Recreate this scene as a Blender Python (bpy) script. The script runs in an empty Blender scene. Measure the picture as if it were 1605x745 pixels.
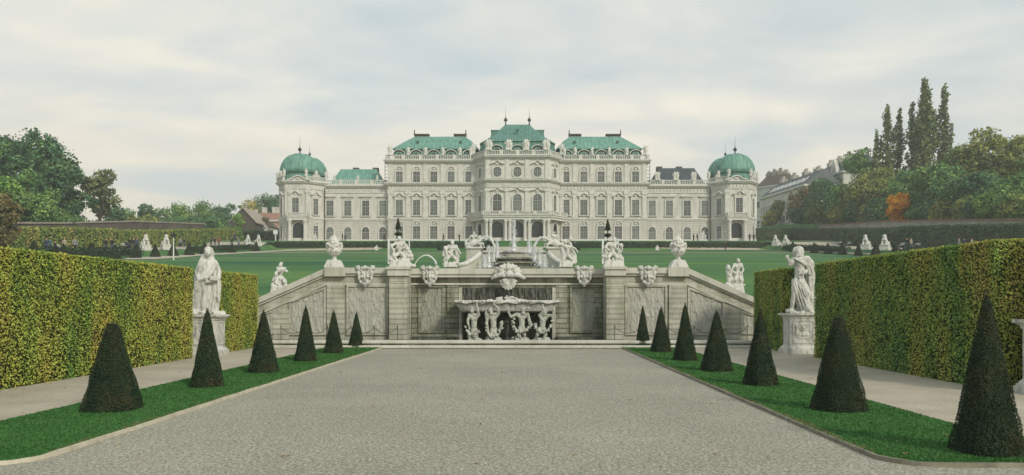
import bpy, bmesh, math, random
import numpy as np
from mathutils import Vector, Matrix, noise, Euler

R = math.radians
random.seed(7); rng = np.random.default_rng(11)
sc = bpy.context.scene
C = sc.collection

# ------------------------------------------------------------------ camera
FPX = 1200.0; VX, VY, EYE = 814.0, 476.0, 1.65        # focal length in photo pixels, vanishing point, eye height
cam_d = bpy.data.cameras.new('camera'); cam = bpy.data.objects.new('camera', cam_d); C.objects.link(cam)
cam.location = (0, 0, EYE); cam.rotation_euler = (R(90), 0, 0)
cam_d.sensor_width = 36; cam_d.lens = 36*FPX/1605
cam_d.shift_x = -(VX-802.5)/1605; cam_d.shift_y = (VY-372.5)/1605
cam_d.clip_start = 0.1; cam_d.clip_end = 6000
sc.camera = cam
# ------------------------------------------------------------------ sky, sun, exposure
SUN_EL, SUN_AZ = R(32), R(142)      # azimuth from +Y clockwise: behind the camera, to the right
w = bpy.data.worlds.new('World'); sc.world = w; w.use_nodes = True
nt = w.node_tree; nt.nodes.clear()
def N(t, ty, **kw):
    n = t.nodes.new(ty)
    for k, v in kw.items(): setattr(n, k, v)
    return n
L = lambda t, a, b: t.links.new(a, b)
def ramp(t, fac, stops, interp='LINEAR'):
    r = N(t, 'ShaderNodeValToRGB'); r.color_ramp.interpolation = interp
    el = r.color_ramp.elements
    while len(el) < len(stops): el.new(0.5)
    for e, (p, c) in zip(el, stops): e.position = p; e.color = (*c, 1) if len(c) == 3 else c
    L(t, fac, r.inputs[0]); return r.outputs[0]
def mixc(t, f, a, b, mode='MIX'):
    m = N(t, 'ShaderNodeMix', data_type='RGBA', blend_type=mode)
    for s, v in ((0, f), (6, a), (7, b)):
        if hasattr(v, 'is_output'): L(t, v, m.inputs[s])
        elif s == 0: m.inputs[0].default_value = v
        else: m.inputs[s].default_value = (*v, 1)
    return m.outputs[2]
def mth(t, op, a, b=0.0, c=0.0):
    m = N(t, 'ShaderNodeMath', operation=op)
    for i, v in enumerate((a, b, c)):
        if hasattr(v, 'is_output'): L(t, v, m.inputs[i])
        else: m.inputs[i].default_value = v
    return m.outputs[0]
out = N(nt, 'ShaderNodeOutputWorld'); bg = N(nt, 'ShaderNodeBackground'); bg.inputs[1].default_value = 0.1
sky = N(nt, 'ShaderNodeTexSky', sky_type='NISHITA'); sky.sun_disc = False
sky.sun_elevation = SUN_EL; sky.sun_rotation = SUN_AZ; sky.air_density = 1.2; sky.dust_density = 2.5
tc = N(nt, 'ShaderNodeTexCoord'); sp = N(nt, 'ShaderNodeSeparateXYZ'); L(nt, tc.outputs['Generated'], sp.inputs[0])
zc = mth(nt, 'ADD', mth(nt, 'MAXIMUM', sp.outputs[2], 0.0), 0.16)
cb = N(nt, 'ShaderNodeCombineXYZ')
L(nt, mth(nt, 'DIVIDE', sp.outputs[0], zc), cb.inputs[0]); L(nt, mth(nt, 'DIVIDE', sp.outputs[1], zc), cb.inputs[1])
mp = N(nt, 'ShaderNodeMapping'); mp.inputs['Rotation'].default_value = (0, 0, R(20)); mp.inputs['Scale'].default_value = (0.8, 1.1, 1)
mp.inputs['Location'].default_value = (0.4, 2.2, 0)
L(nt, cb.outputs[0], mp.inputs[0])
n1 = N(nt, 'ShaderNodeTexNoise'); n1.inputs['Scale'].default_value = 0.8; n1.inputs['Detail'].default_value = 7; n1.inputs['Roughness'].default_value = 0.5; n1.inputs['Distortion'].default_value = 0.5
n2 = N(nt, 'ShaderNodeTexNoise'); n2.inputs['Scale'].default_value = 2.6; n2.inputs['Detail'].default_value = 6; n2.inputs['Distortion'].default_value = 0.4
L(nt, mp.outputs[0], n1.inputs[0]); L(nt, mp.outputs[0], n2.inputs[0])
cov = mth(nt, 'ADD', mth(nt, 'MULTIPLY', n1.outputs[0], 0.75), mth(nt, 'MULTIPLY', n2.outputs[0], 0.25))
cov = mth(nt, 'ADD', cov, mth(nt, 'MULTIPLY', mth(nt, 'MAXIMUM', sp.outputs[2], 0.0), -0.46))
covf = ramp(nt, cov, [(0.27, (0, 0, 0)), (0.47, (1, 1, 1))])
lit = ramp(nt, n2.outputs[0], [(0.32, (7.1, 7.0, 6.5)), (0.66, (8.4, 8.05, 6.95))])
low = mixc(nt, ramp(nt, sp.outputs[2], [(0.05, (1, 1, 1)), (0.26, (0, 0, 0))]), lit, (7.8, 7.25, 5.9))
blue = mixc(nt, 0.16, (5.6, 6.35, 6.45), sky.outputs[0])
L(nt, mixc(nt, covf, blue, low), bg.inputs[0]); L(nt, bg.outputs[0], out.inputs[0])
sl = bpy.data.lights.new('sun', 'SUN'); sl.energy = 2.0; sl.angle = R(10); sl.color = (1, 0.93, 0.80)
so = bpy.data.objects.new('sun', sl); C.objects.link(so)
sd = Vector((math.sin(SUN_AZ)*math.cos(SUN_EL), math.cos(SUN_AZ)*math.cos(SUN_EL), math.sin(SUN_EL)))
so.rotation_euler = sd.to_track_quat('Z', 'Y').to_euler()
sc.view_settings.view_transform = 'Standard'; sc.view_settings.look = 'None'; sc.view_settings.exposure = 0.22; sc.view_settings.gamma = 1
sc.view_settings.use_curve_mapping = False
sc.cycles.max_bounces = 6; sc.cycles.volume_bounces = 0; sc.cycles.transparent_max_bounces = 8

# ------------------------------------------------------------------ measuring helpers
def X(px, d): return (px-VX)*d/FPX
def Z(py, d): return EYE-(py-VY)*d/FPX

# ------------------------------------------------------------------ materials
def material(name, col, col2=None, scale=3.0, rough=0.8, bump=0.0, bscale=None, detail=6, stretch=(1,1,1), lo=0.35, hi=0.65,
             col3=None, island=0.0, metal=0.0, spec=0.3, transl=0.0, speck=None):
    m = bpy.data.materials.new(name); m.use_nodes = True; t = m.node_tree
    b = t.nodes['Principled BSDF']; b.inputs['Roughness'].default_value = rough; b.inputs['Metallic'].default_value = metal
    b.inputs['Specular IOR Level'].default_value = spec
    co = N(t, 'ShaderNodeTexCoord'); mp = N(t, 'ShaderNodeMapping'); mp.inputs['Scale'].default_value = stretch
    L(t, co.outputs['Object'], mp.inputs[0]); vec = mp.outputs[0]
    c = None
    if col2:
        n = N(t, 'ShaderNodeTexNoise'); n.inputs['Scale'].default_value = scale; n.inputs['Detail'].default_value = detail
        n.inputs['Roughness'].default_value = 0.6
        L(t, vec, n.inputs[0])
        stops = [(lo, col), (hi, col2)] if not col3 else [(lo, col), ((lo+hi)/2, col2), (hi, col3)]
        f = n.outputs[0]
        if island:
            g = N(t, 'ShaderNodeNewGeometry')
            f = mth(t, 'ADD', f, mth(t, 'MULTIPLY', mth(t, 'SUBTRACT', g.outputs['Random Per Island'], 0.5), island))
        c = ramp(t, f, stops)
        if island:
            h = N(t, 'ShaderNodeHueSaturation'); L(t, c, h.inputs['Color'])
            g2 = mth(t, 'FRACT', mth(t, 'MULTIPLY', g.outputs['Random Per Island'], 37.7))
            L(t, mth(t, 'ADD', mth(t, 'MULTIPLY', g2, 0.9), 0.55), h.inputs['Value']); c = h.outputs[0]
        if speck:
            n3 = N(t, 'ShaderNodeTexNoise'); n3.inputs['Scale'].default_value = speck[0]; n3.inputs['Detail'].default_value = 3; L(t, vec, n3.inputs[0])
            c = mixc(t, speck[2], c, ramp(t, n3.outputs[0], [(0.3, tuple(speck[1][0] for _ in range(3))), (0.7, tuple(speck[1][1] for _ in range(3)))]), 'MULTIPLY')
        L(t, c, b.inputs['Base Color'])
    else:
        b.inputs['Base Color'].default_value = (*col, 1)
    if bump:
        n = N(t, 'ShaderNodeTexNoise'); n.inputs['Scale'].default_value = bscale or scale*6; n.inputs['Detail'].default_value = 5; L(t, vec, n.inputs[0])
        bp = N(t, 'ShaderNodeBump'); bp.inputs['Strength'].default_value = bump; bp.inputs['Distance'].default_value = 0.02
        L(t, n.outputs[0], bp.inputs['Height']); L(t, bp.outputs[0], b.inputs['Normal'])
    if transl:
        tr = N(t, 'ShaderNodeBsdfTranslucent'); mx = N(t, 'ShaderNodeMixShader'); mx.inputs[0].default_value = transl
        L(t, c, tr.inputs[0]); L(t, b.outputs[0], mx.inputs[1]); L(t, tr.outputs[0], mx.inputs[2])
        L(t, mx.outputs[0], t.nodes['Material Output'].inputs[0])
    return m
M = {}
M['gravel'] = material('gravel', (.275,.255,.20), (.375,.35,.28), scale=.3, rough=.95, bump=.35, bscale=70, detail=12, lo=.25, hi=.75, speck=(25, (.5, 1.5), .7))
t_ = M['gravel'].node_tree; b_ = t_.nodes['Principled BSDF']; src_ = b_.inputs['Base Color'].links[0].from_socket
vo = N(t_, 'ShaderNodeTexVoronoi'); vo.inputs['Scale'].default_value = 72; co_ = N(t_, 'ShaderNodeTexCoord'); L(t_, co_.outputs['Object'], vo.inputs['Vector']); sx_ = N(t_, 'ShaderNodeSeparateColor'); L(t_, vo.outputs['Color'], sx_.inputs[0])
L(t_, mixc(t_, 1.0, src_, ramp(t_, sx_.outputs[0], [(0, (.35,)*3), (.12, (.75,)*3), (.8, (1.15,)*3), (1, (1.7,)*3)]), 'MULTIPLY'), b_.inputs['Base Color'])
M['path'] = material('sandy_path', (.40,.35,.27), (.50,.445,.35), scale=.8, rough=.95, bump=.5, bscale=50, detail=9, speck=(45, (.6, 1.3), .6))
M['lawn'] = material('lawn', (.024,.105,.034), (.10,.20,.05), scale=.08, stretch=(.4,1.8,1), lo=.38, hi=.62, rough=.9, bump=.5, bscale=22, detail=10, speck=(9, (.6, 1.4), .6))
M['verge'] = material('verge_grass', (.032,.125,.028), (.062,.175,.038), scale=1.2, rough=.9, bump=.6, bscale=60, detail=8, lo=.3, hi=.7, speck=(40, (.5, 1.5), .6))
M['blade'] = material('grass_blade', (.034,.132,.030), (.068,.19,.040), scale=1.5, rough=.8, island=.3, transl=.2, col3=(.07,.17,.05))
M['kerb_dark'] = material('dark_kerb_stone', (.16,.145,.11), (.27,.25,.19), scale=4, rough=.9, bump=.3)
M['kerb'] = material('kerb_stone', (.42,.38,.28), (.58,.54,.42), scale=4, rough=.9, bump=.3)
M['hedge_leaf'] = material('hedge_leaf', (.17,.31,.065), (.44,.50,.09), scale=.8, col3=(.55,.46,.11), island=.26, rough=.55, transl=.25, lo=.32, hi=.72, stretch=(1,1.3,.35), detail=3)
M['hedge_leaf_green'] = material('hedge_leaf_green', (.12,.28,.085), (.34,.44,.09), scale=.7, col3=(.50,.40,.11), island=.26, rough=.55, transl=.25, lo=.34, hi=.72, stretch=(1,1.3,.35), detail=4)
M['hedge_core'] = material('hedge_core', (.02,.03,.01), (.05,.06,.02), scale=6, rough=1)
M['yew'] = material('yew_needle', (.016,.038,.02), (.032,.062,.028), scale=2.6, col3=(.095,.075,.032), island=.22, rough=.7, lo=.3, hi=.74)
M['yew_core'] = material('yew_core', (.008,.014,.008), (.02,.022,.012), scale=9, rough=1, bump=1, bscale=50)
M['far_hedge'] = material('far_hedge', (.10,.19,.04), (.24,.32,.07), scale=.5, col3=(.36,.34,.09), island=.14, rough=.8, stretch=(.3,1,.1))
M['far_hedge_dark'] = material('far_hedge_dark', (.05,.10,.05), (.085,.15,.07), scale=.5, col3=(.14,.18,.08), island=.25, rough=.8, stretch=(.3,1,.1))
M['box_hedge'] = material('box_hedge', (.018,.05,.022), (.04,.08,.03), scale=1, island=.2, rough=.8)
M['bark'] = material('bark', (.05,.04,.028), (.11,.09,.065), scale=5, rough=.95, bump=.6, stretch=(1,1,.3))
LEAF = {}
for k, a, b_, c_ in (('dark', (.016,.046,.024), (.036,.084,.036), (.075,.12,.04)), ('green', (.035,.085,.03), (.07,.14,.04), (.14,.19,.055)),
                    ('light', (.05,.11,.025), (.11,.19,.045), (.19,.26,.06)), ('yellow', (.12,.14,.03), (.24,.22,.045), (.34,.25,.05)),
                    ('orange', (.30,.13,.008), (.42,.17,.01), (.5,.27,.012)), ('olive', (.06,.095,.028), (.12,.145,.038), (.20,.18,.05)),
                    ('rust', (.05,.06,.025), (.09,.085,.035), (.17,.105,.045)), ('poplar', (.04,.07,.026), (.08,.105,.035), (.13,.13,.045))):
    a, b_, c_ = [tuple(min(.85, q*(2.1 if k != 'dark' else 2.5)) for q in u) for u in (a, b_, c_)]
    LEAF[k] = material('leaf_'+k, a, b_, col3=c_, scale=.35, island=.30, rough=.75, transl=.2, lo=.32, hi=.7, detail=3)
M['marble'] = material('weathered_shaded_marble', (.26,.262,.235), (.60,.595,.545), scale=7, rough=.8, bump=.6, bscale=26, lo=.32, hi=.54, detail=9, stretch=(1,1,.4))  # dark noise is weathering and also stands in for shade in the folds
M['marble_white'] = material('white_marble', (.27,.27,.24), (.62,.615,.565), scale=8, rough=.8, bump=.6, bscale=26, lo=.30, hi=.50, detail=9, stretch=(1,1,.4))  # same stain noise: weathering plus painted fold shade
M['marble_shade'] = material('damp_shaded_marble', (.20,.21,.175), (.50,.505,.44), scale=8, rough=.75, bump=.25, bscale=22, lo=.32, hi=.6)  # darker marble copy: damp, with shade under the basin put into its colour
def stone_blocks(name, a, b_, bw, bh, mort, scale=1.0, stain=(.5,.5,.44), axis='XZ', bump=.4, lo=.42, hi=.62, amt=.8, msize=.012):
    m = bpy.data.materials.new(name); m.use_nodes = True; t = m.node_tree; b = t.nodes['Principled BSDF']; b.inputs['Roughness'].default_value = .85
    b.inputs['Specular IOR Level'].default_value = .25
    co = N(t, 'ShaderNodeTexCoord'); s = N(t, 'ShaderNodeSeparateXYZ'); L(t, co.outputs['Object'], s.inputs[0])
    c = N(t, 'ShaderNodeCombineXYZ'); L(t, mth(t, 'ADD', s.outputs[0], mth(t, 'MULTIPLY', s.outputs[1], .7)), c.inputs[0]); L(t, s.outputs[2], c.inputs[1])
    br = N(t, 'ShaderNodeTexBrick'); L(t, c.outputs[0], br.inputs[0]); br.inputs['Scale'].default_value = scale
    br.inputs['Brick Width'].default_value = bw; br.inputs['Row Height'].default_value = bh; br.inputs['Mortar Size'].default_value = msize; br.inputs['Mortar Smooth'].default_value = .3
    br.inputs['Color1'].default_value = (*a, 1); br.inputs['Color2'].default_value = (*b_, 1); br.inputs['Mortar'].default_value = (*mort, 1)
    n = N(t, 'ShaderNodeTexNoise'); n.inputs['Scale'].default_value = 1.6; n.inputs['Detail'].default_value = 8; n.inputs['Roughness'].default_value = .65
    mp = N(t, 'ShaderNodeMapping'); mp.inputs['Scale'].default_value = (1.3, 1.3, .45); L(t, co.outputs['Object'], mp.inputs[0]); L(t, mp.outputs[0], n.inputs[0])
    f = ramp(t, n.outputs[0], [(lo, (0,0,0)), (hi, (amt,)*3)])
    L(t, mixc(t, f, br.outputs[0], mixc(t, 1.0, br.outputs[0], stain, 'MULTIPLY')), b.inputs['Base Color'])
    bp = N(t, 'ShaderNodeBump'); bp.inputs['Strength'].default_value = bump; bp.inputs['Distance'].default_value = .03
    L(t, mth(t, 'SUBTRACT', mth(t, 'MULTIPLY', n.outputs[0], .5), br.outputs['Fac']), bp.inputs['Height']); L(t, bp.outputs[0], b.inputs['Normal'])
    return m
M['wall_light'] = stone_blocks('cascade_stone', (.42,.41,.34), (.54,.525,.44), 1.1, .21, (.33,.33,.28), stain=(.62,.64,.56))
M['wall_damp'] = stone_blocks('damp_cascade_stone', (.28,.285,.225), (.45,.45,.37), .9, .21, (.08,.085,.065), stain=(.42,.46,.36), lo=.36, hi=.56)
M['coping'] = stone_blocks('coping_stone', (.50,.49,.425), (.60,.585,.51), 1.6, 2.0, (.38,.38,.33), stain=(.66,.68,.6), lo=.48, hi=.7)
M['drip'] = material('carved_drip_stone', (.34,.335,.29), (.47,.465,.40), scale=2.2, rough=.9, bump=.5, bscale=14, stretch=(1.6,1,.6), lo=.3, hi=.62)
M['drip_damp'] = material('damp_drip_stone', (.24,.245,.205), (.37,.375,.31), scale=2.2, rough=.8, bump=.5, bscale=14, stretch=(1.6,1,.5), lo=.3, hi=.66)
M['moss'] = material('mossy_wet_stone', (.03,.033,.025), (.13,.135,.11), scale=4, rough=.7, bump=.6, bscale=16, stretch=(3,1,.6), lo=.35, hi=.65)
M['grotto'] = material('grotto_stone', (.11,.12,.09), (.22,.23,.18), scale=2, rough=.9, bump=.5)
M['plaster'] = material('palace_plaster', (.49,.485,.43), (.66,.65,.59), scale=.6, stretch=(1.4,1,.3), rough=.9, detail=10, lo=.3, hi=.65, speck=(1.2, (.86, 1.06), .6))
M['plaster_low'] = stone_blocks('rusticated_plaster', (.54,.535,.48), (.58,.575,.52), 3.0, .62, (.34,.33,.29), stain=(.82,.82,.78), bump=.5, msize=.03)
M['trim'] = material('palace_stone_trim', (.48,.475,.425), (.66,.655,.60), scale=2.0, rough=.85, lo=.3, hi=.6, detail=8)
M['glass'] = material('window_glass', (.045,.055,.052), (.12,.135,.13), scale=.6, rough=.12, spec=.6, lo=.35, hi=.6)
t_ = M['glass'].node_tree; oi = N(t_, 'ShaderNodeObjectInfo'); b_ = t_.nodes['Principled BSDF']; src_ = b_.inputs['Base Color'].links[0].from_socket
L(t_, mixc(t_, 1.0, src_, ramp(t_, oi.outputs['Random'], [(0, (.6, .6, .6)), (.6, (1.2, 1.2, 1.2)), (1, (2.3, 2.25, 2.1))]), 'MULTIPLY'), b_.inputs['Base Color'])
M['sash'] = material('window_sash', (.30,.31,.28))
M['dark_door'] = material('dark_doorway', (.035,.045,.042), (.07,.08,.075), scale=1, rough=.3)
def copper(name, a, b_, seam, sw=.9):
    m = bpy.data.materials.new(name); m.use_nodes = True; t = m.node_tree; b = t.nodes['Principled BSDF']; b.inputs['Roughness'].default_value = .6
    co = N(t, 'ShaderNodeTexCoord'); s = N(t, 'ShaderNodeSeparateXYZ'); L(t, co.outputs['Object'], s.inputs[0])
    fr = mth(t, 'FRACT', mth(t, 'MULTIPLY', mth(t, 'ADD', s.outputs[0], mth(t, 'MULTIPLY', s.outputs[1], .0)), 1/sw))
    li = mth(t, 'LESS_THAN', fr, .16)
    n = N(t, 'ShaderNodeTexNoise'); n.inputs['Scale'].default_value = .8; n.inputs['Detail'].default_value = 8
    mp = N(t, 'ShaderNodeMapping'); mp.inputs['Scale'].default_value = (1.6, 1, .35); L(t, co.outputs['Object'], mp.inputs[0]); L(t, mp.outputs[0], n.inputs[0])
    c = ramp(t, n.outputs[0], [(.32, a), (.68, b_)])
    L(t, mixc(t, mth(t, 'MULTIPLY', li, .55), c, seam), b.inputs['Base Color'])
    bp = N(t, 'ShaderNodeBump'); bp.inputs['Distance'].default_value = .05; bp.inputs['Strength'].default_value = .6; L(t, li, bp.inputs['Height']); L(t, bp.outputs[0], b.inputs['Normal'])
    return m
M['copper'] = copper('green_copper', (.085,.235,.175), (.185,.38,.295), (.05,.14,.11))
M['copper_dark'] = copper('dark_green_copper', (.06,.17,.135), (.11,.26,.20), (.035,.10,.08))
M['slate'] = copper('grey_slate', (.035,.05,.055), (.07,.09,.095), (.03,.04,.04))
M['iron'] = material('dark_iron', (.02,.022,.022), (.05,.05,.048), scale=8, rough=.6)
M['white_metal'] = material('white_painted_metal', (.62,.64,.60), (.72,.73,.69), scale=3, rough=.5)
M['water'] = material('dark_water', (.012,.02,.016), (.025,.035,.028), scale=1, rough=.06, spec=.6, bump=.25, bscale=5)
mw = material('water_jet', (.86,.88,.88), (.95,.96,.96), scale=8, rough=.35); mw.node_tree.nodes['Principled BSDF'].inputs['Alpha'].default_value = .82
mw.node_tree.nodes['Principled BSDF'].inputs['Transmission Weight'].default_value = .15; M['jet'] = mw
M['tile_red'] = material('red_roof_tile', (.24,.13,.09), (.38,.22,.16), scale=2, rough=.9)
M['brown_roof'] = material('brown_roof_tile', (.07,.06,.045), (.12,.10,.075), scale=1, rough=.9)
M['house_white'] = material('house_plaster', (.50,.48,.43), (.64,.62,.56), scale=.5, rough=.9)
M['house_pink'] = material('pink_plaster', (.42,.25,.19), (.52,.34,.26), scale=.5, rough=.9)
M['old_wall'] = material('old_wall_plaster', (.085,.075,.06), (.17,.145,.115), scale=.25, rough=.95, detail=9, stretch=(1,1,.5))
M['old_wall_top'] = material('wall_coping', (.30,.26,.21), (.42,.36,.30), scale=1, rough=.9)
M['pale_wall'] = material('pale_wall_panel', (.30,.285,.24), (.44,.42,.36), scale=.3, rough=.95)
M['skin'] = material('skin', (.45,.28,.20)); M['hair'] = material('hair', (.04,.03,.02))
for k, c in (('black', (.015,.015,.018)), ('navy', (.03,.04,.08)), ('grey', (.22,.23,.25)), ('red', (.25,.05,.04)), ('beige', (.35,.30,.22)), ('white', (.6,.6,.58)), ('denim', (.06,.08,.12)), ('teal', (.05,.13,.13))):
    M['cloth_'+k] = material('cloth_'+k, c)

# ------------------------------------------------------------------ mesh helpers
class MB:
    def __init__(s): s.v = []; s.f = []; s.mi = []
    def add(s, vs, fs, mi=0):
        b = len(s.v); s.v += [tuple(v) for v in vs]; s.f += [tuple(b+i for i in f) for f in fs]; s.mi += [mi]*len(fs); return s
    def box(s, x0, x1, y0, y1, z0, z1, mi=0):
        return s.add([(x0,y0,z0),(x1,y0,z0),(x1,y1,z0),(x0,y1,z0),(x0,y0,z1),(x1,y0,z1),(x1,y1,z1),(x0,y1,z1)],
                     [(0,3,2,1),(4,5,6,7),(0,1,5,4),(1,2,6,5),(2,3,7,6),(3,0,4,7)], mi)
    def loft(s, rings, cap=True, mi=0):
        n = len(rings[0]); vs = [p for r in rings for p in r]; fs = []
        for k in range(len(rings)-1):
            for i in range(n):
                j = (i+1) % n; fs.append((k*n+i, k*n+j, (k+1)*n+j, (k+1)*n+i))
        if cap: fs.append(tuple(range(n-1, -1, -1))); fs.append(tuple((len(rings)-1)*n+i for i in range(n)))
        return s.add(vs, fs, mi)
    def prism(s, poly, z0, z1, mi=0): return s.loft([[(x, y, z0) for x, y in poly], [(x, y, z1) for x, y in poly]], mi=mi)
    def slab(s, prof, y0, y1, mi=0):      # profile in x,z extruded along y (profile counter-clockwise seen from -Y)
        return s.loft([[(x, y0, z) for x, z in prof], [(x, y1, z) for x, z in prof]], mi=mi)
    def lathe(s, prof, c=(0,0,0), n=20, mi=0, sx=1, sy=1):
        return s.loft([[(c[0]+sx*r*math.cos(2*math.pi*i/n), c[1]+sy*r*math.sin(2*math.pi*i/n), c[2]+z) for i in range(n)] for r, z in prof], mi=mi)
    def tube(s, pts, rad, n=8, mi=0):
        pts = [Vector(p) for p in pts]; rings = []
        if not hasattr(rad, '__len__'): rad = [rad]*len(pts)
        for k, p in enumerate(pts):
            t = (pts[min(k+1, len(pts)-1)]-pts[max(k-1, 0)]).normalized()
            a = t.orthogonal().normalized() if k == 0 else (a_prev-t*a_prev.dot(t)).normalized()
            a_prev = a; b = t.cross(a)
            rings.append([p+(a*math.cos(2*math.pi*i/n)+b*math.sin(2*math.pi*i/n))*rad[k] for i in range(n)])
        return s.loft(rings, mi=mi)
    def cap(s, p0, p1, r0, r1=None, n=10):  # tapered capsule
        r1 = r0 if r1 is None else r1; p0 = Vector(p0); p1 = Vector(p1); t = p1-p0
        t = t.normalized() if t.length > 1e-6 else Vector((0,0,1))
        pts, rad = [], []
        for a in (80, 55, 25): pts.append(p0-t*r0*math.sin(R(a))); rad.append(r0*math.cos(R(a)))
        pts += [p0, p1]; rad += [r0, r1]
        for a in (25, 55, 80): pts.append(p1+t*r1*math.sin(R(a))); rad.append(r1*math.cos(R(a)))
        a = t.orthogonal().normalized(); b = t.cross(a)
        return s.loft([[p+(a*math.cos(2*math.pi*i/n)+b*math.sin(2*math.pi*i/n))*r for i in range(n)] for p, r in zip(pts, rad)])
    def limb(s, pts, rad):
        for i in range(len(pts)-1): s.cap(pts[i], pts[i+1], rad[i], rad[i+1])
        return s
    def ell(s, c, r, rot=(0,0,0), n=12, mi=0):
        e = Euler(rot).to_matrix(); c = Vector(c)
        if not hasattr(r, '__len__'): r = (r, r, r)
        rings = []
        for k in range(1, n-2):
            a = math.pi*k/(n-2)-math.pi/2
            rings.append([c+e@Vector((r[0]*math.cos(a)*math.cos(2*math.pi*i/n), r[1]*math.cos(a)*math.sin(2*math.pi*i/n), r[2]*math.sin(a))) for i in range(n)])
        return s.loft(rings, mi=mi)
    def mesh(s, name, mats, origin=(0,0,0), smooth=False):
        me = bpy.data.meshes.new(name); ox, oy, oz = origin
        me.from_pydata([(x-ox, y-oy, z-oz) for x, y, z in s.v], [], s.f)
        for m in (mats if isinstance(mats, (list, tuple)) else [mats]): me.materials.append(m)
        if any(s.mi): me.polygons.foreach_set('material_index', s.mi)
        bm = bmesh.new(); bm.from_mesh(me); bmesh.ops.recalc_face_normals(bm, faces=bm.faces); bm.to_mesh(me); bm.free()
        if smooth: me.polygons.foreach_set('use_smooth', [True]*len(me.polygons))
        return me
    def build(s, name, mats, parent=None, smooth=False, loc=None):
        o = None
        org = worldpos(parent) if parent else (loc or (0,0,0))
        return link(name, s.mesh(name, mats, org, smooth), parent, (0,0,0) if parent else org)
def worldpos(o):
    p = Vector((0,0,0))
    while o: p += o.location; o = o.parent
    return p
def link(name, me, parent=None, loc=(0,0,0), rot=(0,0,0)):
    o = bpy.data.objects.new(name, me); C.objects.link(o); o.parent = parent; o.location = loc; o.rotation_euler = rot; return o
def tag(o, label, cat, group=None, kind=None):
    if label: o['label'] = label
    if cat: o['category'] = cat
    if group: o['group'] = group
    if kind: o['kind'] = kind
    return o
def thing(name, label, cat, loc, group=None, rz=0):
    o = link(name, None, None, loc, (0,0,rz)); o.empty_display_size = .2; return tag(o, label, cat, group)
def struct(o): o['kind'] = 'structure'; return o
def copy_tree(o, parent=None):
    c = o.copy(); C.objects.link(c); c.parent = parent
    for ch in o.children: copy_tree(ch, c)
    return c
def remeshed(mb, name, mat, voxel=.02, smooth=2, disp=0.0, dscale=8.0):
    me = mb.mesh('tmp', mat); o = bpy.data.objects.new('tmp', me); C.objects.link(o)
    r = o.modifiers.new('r', 'REMESH'); r.mode = 'VOXEL'; r.voxel_size = voxel
    if smooth: sm = o.modifiers.new('s', 'SMOOTH'); sm.iterations = smooth; sm.factor = .5
    dg = bpy.context.evaluated_depsgraph_get(); dg.update()
    e = o.evaluated_get(dg); m2 = bpy.data.meshes.new_from_object(e)
    bpy.data.objects.remove(o); bpy.data.meshes.remove(me)
    m2.name = name
    if disp:
        n = len(m2.vertices); co = np.empty(n*3, 'f'); m2.vertices.foreach_get('co', co); co = co.reshape(-1, 3)
        no = np.array([v.normal for v in m2.vertices])
        d = np.array([noise.noise(Vector(c)*dscale)+.5*noise.noise(Vector(c)*dscale*2.3) for c in co])
        co += (no*d[:, None]*disp).astype('f'); m2.vertices.foreach_set('co', co.ravel())
    m2.materials.clear(); m2.materials.append(mat)
    m2.polygons.foreach_set('use_smooth', [True]*len(m2.polygons)); m2.update()
    return m2
def leaf_mesh(name, P, Nn, size, mat, tilt=.6, aspect=.7, core=None):
    """many small quads at P facing roughly Nn"""
    n = len(P); P = np.asarray(P, float); Nn = np.asarray(Nn, float)
    nn = Nn+rng.normal(0, tilt, (n, 3)); nn /= np.linalg.norm(nn, axis=1)[:, None]+1e-9
    a = np.cross(nn, rng.normal(0, 1, (n, 3))); a /= np.linalg.norm(a, axis=1)[:, None]+1e-9
    b = np.cross(nn, a); s = (size*rng.uniform(.6, 1.3, n))[:, None]/2
    a *= s; b *= s*aspect
    V = np.empty((n, 4, 3)); V[:, 0] = P-a; V[:, 1] = P-b*1.0+nn*s*.1; V[:, 2] = P+a; V[:, 3] = P+b
    me = bpy.data.meshes.new(name)
    cv = np.array(core.v, float).reshape(-1, 3) if core else np.zeros((0, 3)); nv = n*4+len(cv)
    me.vertices.add(nv); me.vertices.foreach_set('co', np.concatenate([V.reshape(-1, 3), cv]).ravel())
    lv = list(range(n*4)); ls = [4]*n
    li = np.arange(n*4)
    if core:
        ci = [i+n*4 for f in core.f for i in f]; li = np.concatenate([li, ci]); ls += [len(f) for f in core.f]
    me.loops.add(len(li)); me.loops.foreach_set('vertex_index', li.astype('i'))
    me.polygons.add(len(ls)); st = np.concatenate([[0], np.cumsum(ls)[:-1]]).astype('i')
    me.polygons.foreach_set('loop_start', st)
    me.materials.append(mat if not isinstance(mat, tuple) else mat[0])
    if core:
        me.materials.append(mat[1]); mi = np.zeros(len(ls), 'i'); mi[n:] = 1; me.polygons.foreach_set('material_index', mi)
    me.update(calc_edges=True); me.validate(); return me
def offset(poly, d):
    n = len(poly); out = []
    area = sum(poly[i][0]*poly[(i+1) % n][1]-poly[(i+1) % n][0]*poly[i][1] for i in range(n)); sg = 1 if area > 0 else -1
    for i in range(n):
        p0 = Vector(poly[i-1]); p1 = Vector(poly[i]); p2 = Vector(poly[(i+1) % n])
        a = (p1-p0).normalized(); b = (p2-p1).normalized()
        na = Vector((a.y, -a.x))*sg; nb = Vector((b.y, -b.x))*sg; m = (na+nb); m = m/(m.dot(na) or 1)
        out.append((p1.x+m.x*d, p1.y+m.y*d))
    return out

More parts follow.
